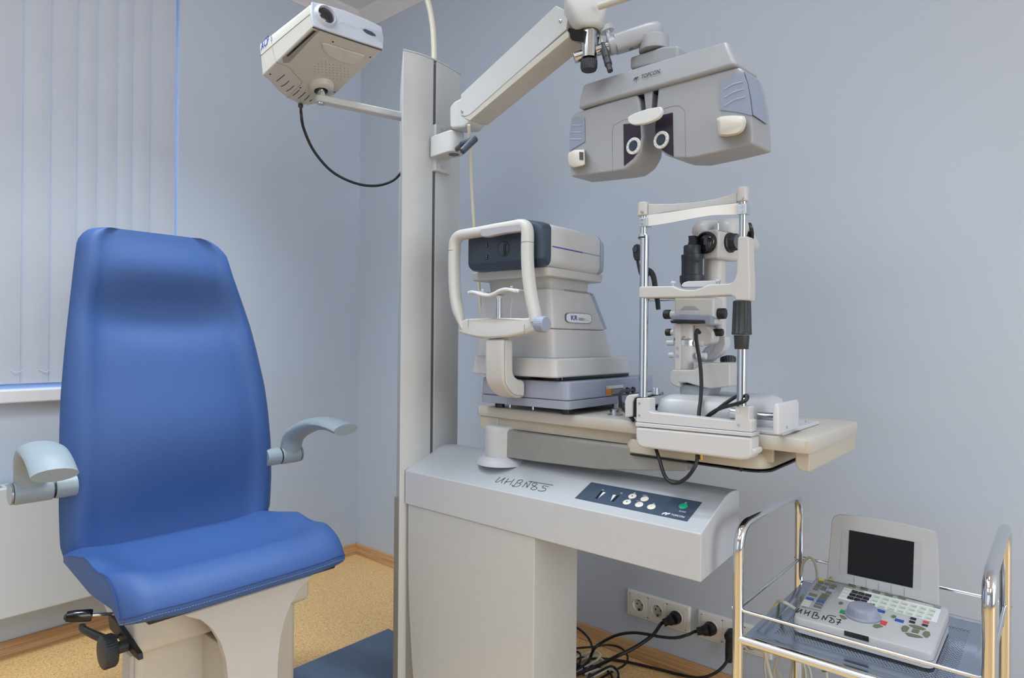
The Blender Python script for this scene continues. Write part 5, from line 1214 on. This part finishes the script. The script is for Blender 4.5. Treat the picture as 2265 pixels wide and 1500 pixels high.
bm = NB(); prism(bm, [FRf(1867.5, 1394.5), FRf(1921.5, 1408.5), FRf(1921.5, 1420), FRf(1867.5, 1405)], ((c4[1]-c4[0]).cross(V((0, 0, 1)))).normalized()*.0008); obj('sensor_window', bm, blackg, bod, smooth=False)
Za, Zb = zoomer(1740, 1260, 9.375), zoomer(1910, 1290, 8.825)
def keyp(f, pts, m, name='key', h=.0012, par=None, bev=0):
    bm = NB(); prism(bm, [KT(*f(x, y)) for x, y in pts], KN*h); return obj(name, bm, m, par or bod, bev=bev, smooth=False)
def key(f, x, y, w=105, h=30, m=None, sk=-.45, sl=.27, name='key', hh=.0012):
    """a key cap centred on a photo point; w along the row, h across it"""
    P = [(x-w/2-sk*0, y-h/2-sl*w/2), (x+w/2, y-h/2+sl*w/2), (x+w/2+sk*h, y+h/2+sl*w/2), (x-w/2+sk*h, y+h/2-sl*w/2)]
    return keyp(f, P, m or olive, name, hh)
pale = mat('key_pale', '#cdd6cc', .5, noise=.01); navy = mat('key_blue', '#2b57b0', .45, noise=.02); lilac = mat('panel_lilac', '#aeb2cf', .5, noise=.01)
kblack = mat('key_black', '#1b2026', .4, noise=.02); kred = mat('key_red', '#d6493f', .45, noise=.02); kgreen = mat('key_green', '#1f9a58', .45, noise=.02); kyel = mat('key_yellow', '#e3d352', .5, noise=.02)
keyp(Za, [(655, 205), (690, 190), (760, 195), (785, 210), (765, 235), (670, 228)], kyel, 'power_lamp')
tri2 = [(917, 150), (960, 228), (872, 208)]
# hazard triangle is printed on the lower edge of the screen housing (added below)
keyp(Za, [(612, 305), (728, 330), (640, 465), (520, 435)], lilac, 'key_field', .0004); keyp(Za, [(750, 345), (885, 360), (800, 500), (668, 478)], lilac, 'key_field', .0004); keyp(Za, [(905, 370), (1040, 400), (935, 540), (815, 505)], lilac, 'key_field', .0004)
keyp(Za, [(735, 510), (920, 560), (700, 850), (510, 800)], lilac, 'key_field', .0004)
for x, y in ((715, 270), (852, 305), (990, 340)): key(Za, x, y, 108, 34)
for x, y in ((672, 328), (640, 372), (605, 418)): key(Za, x, y, 100, 34, hh=.0016)
for x, y in ((795, 380), (765, 425)): key(Za, x, y, 105, 36, hh=.0016)
key(Za, 950, 395, 105, 32, hh=.0016); key(Za, 885, 490, 110, 44, hh=.0016)
key(Za, 555, 530, 160, 40); key(Za, 490, 612, 155, 36, navy)
for y in (0, 1, 2): key(Za, 447-y*28, 668+y*42, 165, 36, pale)
for i, (x, y, m) in enumerate(((815, 540, None), (780, 582, None), (750, 627, None), (715, 675, navy), (680, 728, None), (648, 785, None))): key(Za, x, y, 160, 38, m, hh=.0016)
keyp(Za, [(1195, 375), (1800, 520), (1690, 760), (1060, 600)], mat('key_well', '#e6eaee', .45, noise=0), 'key_field', .0003)
for i in range(3):
    for j in range(3): key(Za, 1425-i*45+j*138, 475+i*62+j*36, 128, 52, kblack, hh=.0014)
for i in range(3): key(Za, 1262-i*48, 436+i*62, 120, 40, pale); 
keyp(Zb, [(0, 150), (190, 200), (1515, 520), (1425, 780), (100, 430)], mat('key_well', '#e6eaee', .45), 'key_field', .0002)
for j in range(7):
    for i in range(3):
        x, y = 265+j*181-i*40, 280+j*45+i*72
        if j == 0 and i == 2: key(Zb, x-40, y, 50, 44, kred); key(Zb, x+20, y+14, 50, 44, kgreen); continue
        key(Zb, x, y, 138, 56, pale); 
        bm = NB(); P0_, P1_ = KT(*Zb(x-52, y+2)), KT(*Zb(x+48, y+26)); tube(bm, [P0_+KN*.0013, P1_+KN*.0013], .0006, sm=False, segs=4); obj('key_print', bm, olive, bod)
for f, x, y in ((Za, 1360, 345), (Za, 1610, 405), (Za, 1860, 462), (Zb, 258, 177), (Zb, 508, 238), (Zb, 762, 295)):
    if f is Za and x > 1800: f, x, y = Zb, 20, 125
    key(f, x, y, 150, 38)
key(Zb, 1460, 470, 120, 44, mat('key_grey', '#8b8f90', .5))
keyp(Za, [(1080, 690), (1130, 675), (1172, 700), (1160, 725), (1110, 730), (1080, 712)], olive); keyp(Za, [(1130, 840), (1225, 868), (1195, 932), (1092, 900)], kgreen); keyp(Za, [(1095, 950), (1195, 975), (1252, 1025), (1190, 1040), (1130, 1010)], olive)
keyp(Za, [(1330, 705), (1400, 715), (1370, 745), (1322, 730)], navy)
key(Zb, 342, 552, 170, 40, navy); keyp(Zb, [(540, 650), (590, 632), (642, 655), (630, 682), (580, 688), (545, 672)], olive); key(Zb, 710, 742, 170, 42, navy)
for x, y, m in ((980, 705, kblack), (958, 768, kblack), (1230, 770, kred), (1208, 830, kblack)): key(Zb, x, y, 112, 34, m)
keyp(Zb, [(345, 735), (470, 768), (430, 838), (322, 800)], kred); keyp(Zb, [(178, 850), (210, 815), (310, 815), (378, 855), (250, 888)], olive)
keyp(Zb, [(735, 890), (770, 845), (830, 840), (898, 878), (850, 955), (760, 955)], olive, 'arrow_key'); keyp(Zb, [(885, 825), (1000, 825), (1130, 865), (1220, 910), (1160, 925), (980, 880)], olive, 'arrow_key')
keyp(Zb, [(1150, 1000), (1205, 945), (1290, 965), (1305, 1020), (1250, 1070), (1200, 1065)], olive, 'arrow_key'); keyp(Zb, [(815, 985), (880, 982), (1090, 1035), (1160, 1075), (1020, 1070), (880, 1040)], olive, 'arrow_key'); keyp(Zb, [(965, 898), (1100, 930), (1070, 990), (935, 960)], olive, 'arrow_key')
# jog dial
dcn = KT(*Za(1575, 1010), 0)
d0 = KT(1908, 1363, 0)
bm = NB(); knurl(bm, d0, KN, [(0, .0325, 0), (.003, .0325, 0), (.0045, .0290, 0), (.006, .0285, .4), (.016, .0270, .4), (.020, .0245, .1), (.021, .021, 0)], 30, .03); jd = obj('jog_dial', bm, mat('dial_slate', '#8f96a8', .42, noise=.02), kb_, sharp=50)
bm = NB(); lathe(bm, d0+KN*.0208, KN, [(0, .0118), (.0006, .0118), (.0007, .0108), (.0001, .0106)], 32); obj('dial_button', bm, _mats['dial_slate'], jd, sharp=30)
hw2 = [[(262, 805), (225, 850), (198, 885), (222, 890), (268, 862), (320, 830)], [(320, 830), (298, 875), (285, 915)], [(402, 845), (380, 895), (362, 930)], [(380, 908), (425, 905), (468, 890)], [(490, 865), (455, 920), (435, 965)],
       [(575, 885), (545, 945), (520, 1000)], [(560, 895), (620, 895), (640, 925), (590, 960), (640, 965), (665, 1000), (620, 1025), (520, 1005)], [(770, 960), (745, 1010), (725, 1045)], [(770, 960), (790, 1010), (800, 1050)], [(800, 1050), (830, 1000), (860, 960), (930, 960), (1020, 985)],
       [(890, 1000), (940, 1015), (985, 1060), (975, 1100), (920, 1105), (880, 1080), (930, 1050), (920, 1000), (900, 1005)], [(1035, 1030), (1075, 1045), (1125, 1042), (1085, 1090), (1045, 1150)], [(1030, 1095), (1080, 1100), (1122, 1108)]]
bm = NB()
for ln in hw2: tube(bm, [KT(*Za(x, y), .0004) for x, y in ln], .0009, n=4, segs=5)
obj('inventory_number', bm, pen, bod, label='black handwritten inventory mark')
a, b2 = KT(*Za(312, 785)), KT(*Za(660, 865)); text('lettering', 'TOPCON', KT(*Za(415, 812)), (b2-a), KN.cross(b2-a), .027, mat('print_grey', '#77797e'), bod, .0040)
leaf_logo(a, (b2-a).normalized(), KN.cross((b2-a).normalized()), .008, _mats['print_grey'], bod)
# flip-up screen, leaning back
Zc = zoomer(1730, 1130, 4.285)
SN = V((0, -1, .16)).normalized(); S0 = V((2.45, c4[3].y-.006, c4[3].z-.002))
def SC(x, y, lift=0): return AP(*Zc(x, y), S0, SN)+SN*lift
oc_ = [(422, 648), (430, 520), (470, 90), (492, 50), (540, 34), (800, 58), (1100, 112), (1420, 188), (1452, 205), (1464, 250), (1478, 560), (1480, 905), (1000, 775)]
bm = NB(); loft(bm, [[SC(x, y, -.016) for x, y in oc_], [SC(x, y, -.003) for x, y in oc_], [SC(x, y, 0)*.985+SC(950, 480, 0)*.015 for x, y in oc_]])
sch = obj('screen_housing', bm, con, kb_, sharp=40)
scr = [(637, 183), (1252, 296), (1238, 732), (618, 597)]
fr4 = [(570, 170), (1325, 305), (1310, 752), (540, 585)]
# sloping bezel around the glass
bm = NB(); vs_ = [bm.verts.new(SC(x, y, .0004)) for x, y in fr4]; vi = [bm.verts.new(SC(x, y, .0002)) for x, y in scr]
ring_faces(bm, vs_, vi); obj('bezel', bm, mat('bezel_grey', '#b2b4b7', .45, noise=0), sch, smooth=False)
bm = NB(); prism(bm, [SC(x, y, .0001) for x, y in scr], SN*.0006); obj('screen', bm, mat('screen_black', '#06080f', .3, noise=.3, scale=400, spec=.25), sch, smooth=False)
for x, y0, y1 in ((682, 625, 700), (797, 652, 725), (914, 678, 750), (1034, 705, 780), (1158, 735, 810)):
    bm = NB(); tube(bm, [SC(x, y0, .0003), SC(x, y1, .0003)], .0003, sm=False, segs=4); obj('guide_line', bm, _mats['print_grey'], sch)
bm = NB(); prism(bm, [SC(462, 626, .0004), SC(484, 664, .0004), SC(441, 656, .0004)], SN*.0003); hz_ = obj('hazard_label', bm, kyel, sch, smooth=False)
bm = NB(); tube(bm, [SC(462, 626, .0008), SC(484, 664, .0008), SC(441, 656, .0008), SC(462, 626, .0008)], .0004, sm=False, segs=4); tube(bm, [SC(462, 638, .0009), SC(462, 652, .0009)], .0005, sm=False, segs=4); obj('hazard_border', bm, dark_ink, hz_)

# ------------------------------------------------------------- wall socket frames
sk_w = mat('socket_white', '#e4e3df', .35, noise=.008)
def outlet(cx, cz, label):
    t = thing('wall_socket', (cx, 0, cz-.044), label, 'wall socket', 'triple wall sockets')
    bm = NB(); W2, H2 = .118, .0445
    def rr(a, b2, y): return fillet([(cx-a, y, cz-b2), (cx+a, y, cz-b2), (cx+a, y, cz+b2), (cx-a, y, cz+b2)], .004, 3, True)
    loft(bm, [rr(W2, H2, 0), rr(W2, H2, -.004), rr(W2-.004, H2-.004, -.0095), rr(.1068, .0357, -.0105), rr(.1068, .0357, 0)], cap=False); obj('frame', bm, sk_w, t, sharp=30)
    for k2 in (-1, 0, 1):
        x = cx+.071*k2
        n = 40
        def sq(h, y):
            r = []
            for i in range(n):
                a = 2*PI*(i+.5)/n; m2 = max(abs(math.cos(a)), abs(math.sin(a))); r.append(V((x+h*math.cos(a)/m2, y, cz+h*math.sin(a)/m2)))
            return r
        def ci(r0, y): return [V((x+r0*math.cos(2*PI*(i+.5)/n), y, cz+r0*math.sin(2*PI*(i+.5)/n))) for i in range(n)]
        bm = NB(); loft(bm, [sq(.0354, 0), sq(.0354, -.0095), sq(.0345, -.0103), sq(.0315, -.0103), sq(.0312, -.0112), ci(.0228, -.0112), ci(.0224, -.0128), ci(.0206, -.0128), ci(.0196, -.0012)], cap=False)
        ins = obj('insert', bm, sk_w, t, sharp=30)
        bm = NB(); cyl(bm, (x, -.0006, cz), (x, -.0014, cz), .0198, n=32); obj('well', bm, mat('well_grey', '#c9c9c6', .5, noise=0), ins)
        bm = NB()
        for dx in (-.0095, .0095): q = V((x+dx, -.0014, cz+.0005)); cyl(bm, q, q+V((0, -.0003, 0)), .0027, n=12)
        o = obj('pin_holes', bm, blackg, ins); o['kind'] = 'stuff'
        for dz in (-.0168, .0168):
            bm = NB(); box(bm, (x-.002, -.0085, cz+dz-.0030), (x+.002, -.0012, cz+dz+.0030)); obj('earth_clip', bm, mat('clip_dark', '#4d4b48', .4, .6, noise=0), ins, smooth=False)
C1, C2, CZ = 1.7094, 1.9722, .1825
outlet(C1, CZ, 'white triple wall socket nearer the stand, its two left outlets empty')
outlet(C2, CZ, 'white triple wall socket behind the trolley leg, with two black plugs in it')
# plugs with their cords
rub = mat('rubber_black', '#141418', .45, noise=.08, scale=200, bump=.1, bscale=400)
def plug(cx, dirv, pts, r, label):
    o = V((cx, -.0125, CZ)); d = V(dirv).normalized()
    bm = NB(); lathe(bm, o, (0, -1, 0), [(0, .0195), (.004, .0215), (.006, .0215), (.0065, .0200), (.008, .0200), (.0085, .0212), (.012, .0205), (.022, .0180)], 36)
    b0 = o+V((0, -.018, 0)); u, v = frame(d)
    loft(bm, [ell(b0, u, v, .0175, .0175, 28), ell(b0+d*.014, u, v, .0165, .0165, 28), ell(b0+d*.022, u, v, .0120, .0120, 28), ell(b0+d*.026, u, v, .0125, .0125, 28)])
    e = b0+d*.024
    t = thing('power_cord', o, label, 'power cord', 'black power cords by the wall sockets')
    obj('plug', bm, rub, t, sharp=35)
    bm = NB(); knurl(bm, e, d, [(0, .0125, 1), (.010, .0125, 1), (.012, .0100, 0)], 10, .12); obj('gland', bm, rub, t)
    bm = NB(); tube(bm, [e+d*.004, e+d*.02]+pts, r, segs=10, n=8); obj('cord', bm, rub, t); return t
def FL(px, py, z=.008): return AZ(px, py, z)
p3 = C1+.071; q1 = C2-.071
plug(p3, (-.75, -.55, -.42), [AY(1446, 1403, -.115), AY(1424, 1420, -.145), AY(1396, 1437, -.18), AY(1362, 1453, -.22), FL(1326, 1471, .03), FL(1290, 1486, .012), FL(1262, 1498, .010), FL(1240, 1506, .008)], .0058, 'thick black power cord plugged into the third outlet of the nearer socket frame')
plug(q1, (-.88, -.40, -.25), [AY(1522, 1404, -.09), AY(1495, 1411, -.11), AY(1462, 1409, -.12), AY(1425, 1402, -.13), AY(1395, 1400, -.135), AY(1362, 1406, -.14), AY(1330, 1422, -.15), AY(1314, 1436, -.17), FL(1305, 1456, .02), FL(1299, 1470, .012), FL(1288, 1488, .008)], .0048, 'black power cord plugged into the left outlet of the socket frame by the trolley')
# angled plug
t = thing('power_cord', (C2, -.02, CZ), 'black power cord with angled plug hanging beside the left trolley leg', 'power cord', 'black power cords by the wall sockets')
o = V((C2, -.0125, CZ)); bm = NB(); lathe(bm, o, (0, -1, 0), [(0, .0185), (.006, .0195), (.022, .0185), (.028, .0150), (.030, .008)], 32); obj('plug', bm, rub, t, sharp=40)
bm = NB(); tube(bm, [o+V((-.002, -.016, -.008)), o+V((-.004, -.018, -.028)), o+V((-.005, -.018, -.078))], lambda s: .0125-.002*s, segs=16); obj('plug_grip', bm, rub, t)
bm = NB(); tube(bm, [o+V((-.005, -.018, -.072)), AY(1614, 1453, -.035), AY(1600, 1474, -.05), AY(1580, 1490, -.07), AY(1552, 1499, -.085), FL(1515, 1495, .012), FL(1450, 1479, .007), FL(1390, 1465, .007), FL(1340, 1458, .007), FL(1300, 1456, .007), FL(1250, 1455, .007)], .0046, segs=10, n=8); obj('cord', bm, rub, t)
# the tangle on the floor beside the stand leg
cream_c = mat('cable_cream', '#c9c7b6', .5)
def cord(pts, r, m, label, group='cables tangled on the floor'):
    bm = NB(); tube(bm, [AZ(*p) if len(p) == 3 else p for p in pts], r, segs=8, n=8); return tag(obj('loose_cable', bm, m), label, 'cable', group)
cord([(1262, 1382, .075), (1276, 1389, .075), (1292, 1401, .07), (1304, 1416, .06), (1310, 1434, .045), (1308, 1452, .03), (1298, 1466, .02), (1284, 1478, .015), (1268, 1488, .012)], .0040, rub, 'black cable arching highest from behind the stand leg over the baseboard')
cord([(1258, 1436, .02), (1276, 1434, .02), (1310, 1431, .025), (1345, 1427, .03), (1370, 1432, .03), (1385, 1445, .025), (1388, 1458, .02), (1382, 1470, .014), (1366, 1480, .01), (1350, 1488, .008), (1335, 1497, .007), (1320, 1506, .007)], .0036, rub, 'thin black cable making the widest loop of the floor tangle')
cord([(1262, 1442, .02), (1277, 1442, .02), (1284, 1450, .018), (1283, 1462, .015), (1278, 1474, .012), (1270, 1482, .01)], .0038, rub, 'short black cable curl against the stand leg at the tangle')
cord([(1266, 1466, .014), (1276, 1470, .014), (1290, 1478, .012), (1304, 1492, .01), (1316, 1510, .008)], .0055, rub, 'thick black cable end running forward out of the tangle')
cord([(1300, 1500, .03), (1318, 1490, .034), (1336, 1480, .034), (1352, 1474, .03), (1364, 1482, .022), (1368, 1496, .014), (1360, 1512, .01)], .0038, rub, 'black cable curl at the front of the tangle')
cord([(1266, 1460, .012), (1280, 1452, .016), (1300, 1444, .02), (1316, 1440, .022), (1327, 1448, .02), (1322, 1459, .016), (1306, 1469, .014), (1290, 1478, .012), (1268, 1490, .01)], .0040, cream_c, 'cream cable loop at the back of the tangle')
cord([(1280, 1463, .01), (1300, 1455, .012), (1318, 1452, .014), (1332, 1460, .016), (1343, 1470, .018), (1341, 1481, .02), (1328, 1489, .018), (1310, 1497, .014), (1290, 1506, .012)], .0042, cream_c, 'cream cable loop in the middle of the tangle')
cord([(1294, 1492, .012), (1320, 1482, .016), (1345, 1479, .018), (1362, 1486, .016), (1372, 1498, .012), (1376, 1512, .008)], .0040, cream_c, 'cream cable curl at the front right of the tangle')
cord([(1277, 1477, .008), (1300, 1473, .008), (1326, 1476, .008), (1350, 1490, .008), (1356, 1510, .008)], .0030, rub, 'thin black cable lying flat beneath the tangle')
# grey cable hanging behind the autorefractor
bm = NB(); tube(bm, [AD(1037, 276, 1.80), AD(1040, 330, 1.84), AD(1044, 420, 1.90), AD(1050, 520, 1.94), (AD(1057, 600, 1.96)), AD(1063, 690, 1.97), AD(1068, 760, 1.97), AD(1072, 830, 1.96)], .0048, segs=10); tag(obj('hanging_cable', bm, cream_c), 'cream cable hanging from the upper arm joint behind the autorefractor', 'cable')
# console cables and the bundle behind the trolley
def ccord(pts, r, label, group=None, m=None):
    bm = NB(); tube(bm, pts, r, segs=9, n=8); return tag(obj('console_cable', bm, m or cream_c), label, 'cable', group)
ccord([KT(*Za(190, 705), -.012), KT(*Za(60, 665), -.008), KT(*Za(-60, 640), -.004), AZ(1724, 1331, .520), AX(1714, 1341, TX0-.016), V((TX0-.018, -.50, .44)), V((TX0-.01, -.45, .30)), V((TX0+.03, -.38, .2))], .0036, 'cream cable leaving the left side of the console over the shelf edge')
ccord([AD(1808, 1284, 1.55), AD(1806, 1258, 1.56), AD(1798, 1238, 1.57), AD(1788, 1234, 1.58), AD(1778, 1243, 1.585), AD(1773, 1262, 1.59), AD(1770, 1300, 1.60), AD(1768, 1400, 1.62), AD(1764, 1520, 1.64)], .0034, 'cream cable arching up behind the console by the rear trolley post')
cs3 = C2+.071
pt_ = V((cs3-.004, -.012, CZ-.006)); bm = NB(); loft(bm, [ell(pt_+V((0, -t, 0)), V((1, 0, 0)), V((0, 0, 1)), a, b3, 20, .7) for t, a, b3 in ((0, .017, .007), (.012, .017, .0075), (.030, .013, .0075), (.036, .008, .006))])
fp2 = thing('flat_plug', pt_, 'flat grey plug with cream cord hanging from the socket under the trolley rail', 'power cord'); obj('plug', bm, mat('plug_grey', '#8f8b84', .5, noise=.05), fp2)
bm = NB(); a = pt_+V((0, -.034, 0)); tube(bm, [a, AY(1690, 1445, -.052), AY(1691, 1475, -.055), AY(1694, 1505, -.05), AY(1697, 1560, -.04)], .0032, segs=8); obj('cord', bm, cream_c, fp2)
bundle = [[(1722, 1444), (1716, 1470), (1712, 1490), (1716, 1520)], [(1728, 1448), (1718, 1462), (1718, 1480), (1730, 1500), (1740, 1520)], [(1752, 1452), (1752, 1470), (1750, 1490), (1744, 1520)], [(1757, 1455), (1757, 1475), (1754, 1500), (1752, 1530)], [(1764, 1460), (1770, 1480), (1768, 1500), (1766, 1530)], [(1770, 1460), (1776, 1480), (1777, 1500), (1776, 1530)], [(1776, 1462), (1780, 1480), (1782, 1500), (1783, 1530)], [(1783, 1464), (1790, 1480), (1794, 1500), (1795, 1530)]]
pos = ['leftmost of the cream cables below the trolley shelf', 'cream cable crossing the leftmost one below the shelf', 'cream cable just left of the rear trolley post', 'cream cable nearest the rear trolley post on its left', 'cream cable in front of the rear trolley post', 'cream cable just right of the rear trolley post', 'second cream cable right of the rear trolley post', 'rightmost of the cream cables below the trolley shelf']
for i, (ln, lb) in enumerate(zip(bundle, pos)):
    yy = -.27+.006*(i % 3)
    first = AY(ln[0][0]+1, ln[0][1]-40, yy)
    ccord([first]+[AY(x, y, yy) for x, y in ln], .0034, lb, 'cream cables hanging below the trolley')
cc = AY(1825, 1478, -.30); t = thing('hanging_connector', cc, 'small dark grey connector with cream cable under the trolley shelf', 'connector')
bm = NB(); P = [AY(*zoomer(1640, 1400, 10.3)(x, y), -.40) for x, y in ((1795, 775), (2010, 830), (2000, 880), (1930, 885), (1870, 910), (1830, 890))]; prism(bm, P, (0, .02, 0)); obj('connector', bm, mat('connector_grey', '#5c5a58', .5, noise=.05), t, bev=.002)
bm = NB(); a = AY(1827, 1486, -.39); tube(bm, [a, AY(1829, 1500, -.39), AY(1831, 1530, -.39), AY(1830, 1600, -.38)], .0032, segs=8); obj('cord', bm, cream_c, t)
# ------------------------------------------------------------------- light
w = bpy.data.worlds.new('world'); S.world = w; w.use_nodes = True
bg = w.node_tree.nodes['Background']; bg.inputs['Color'].default_value = (.42, .60, 1.0, 1); bg.inputs['Strength'].default_value = 4.0
def area(name, loc, target, sx, sy, power, col=(1, 1, 1)):
    l = bpy.data.lights.new(name, 'AREA'); l.shape = 'RECTANGLE'; l.size = sx; l.size_y = sy; l.energy = power; l.color = col
    o = bpy.data.objects.new(name, l); COL.objects.link(o); o.location = loc
    o.rotation_euler = (Vector(target)-Vector(loc)).to_track_quat('-Z', 'Y').to_euler(); return o
# the room's ceiling luminaires (above and behind the photographer) 
cool = (.85, .94, 1.0)
for x, y, p in ((1.8, -2.1, 24), (1.2, -3.6, 16), (3.6, -3.6, 18), (5.2, -1.7, 10)):
    area('overhead_light', (x, y, 2.72), (x, y, 0), 1.2, 1.2, p, cool)
for x, y, p in ((1.05, -1.2, 14), (2.3, -1.0, 4)):             # unseen spots, added to brighten the floor and desk
    o = area('overhead_light', (x, y, 2.73), (x, y, 0), .35, .35, p, cool); o.data.spread = math.radians(95)
area('fill_light', (6.3, -1.6, 1.4), (0, -1.0, 1.0), 2.6, 2.2, 108, (.90, .95, 1.0))  # added fill from the right wall, no window known there
area('fill_light', (1.6, -5.5, 1.4), (2.0, 0, 1.0), 3.4, 2.2, 20, (.90, .95, 1.0))  # added fill from behind the camera, for evener light
vs = S.view_settings; vs.view_transform = 'Standard'; vs.look = 'None'; vs.gamma = 1; vs.use_curve_mapping = False; vs.exposure = -.3
S.cycles.max_bounces = 8; S.cycles.diffuse_bounces = 5
S.cycles.use_denoising = True
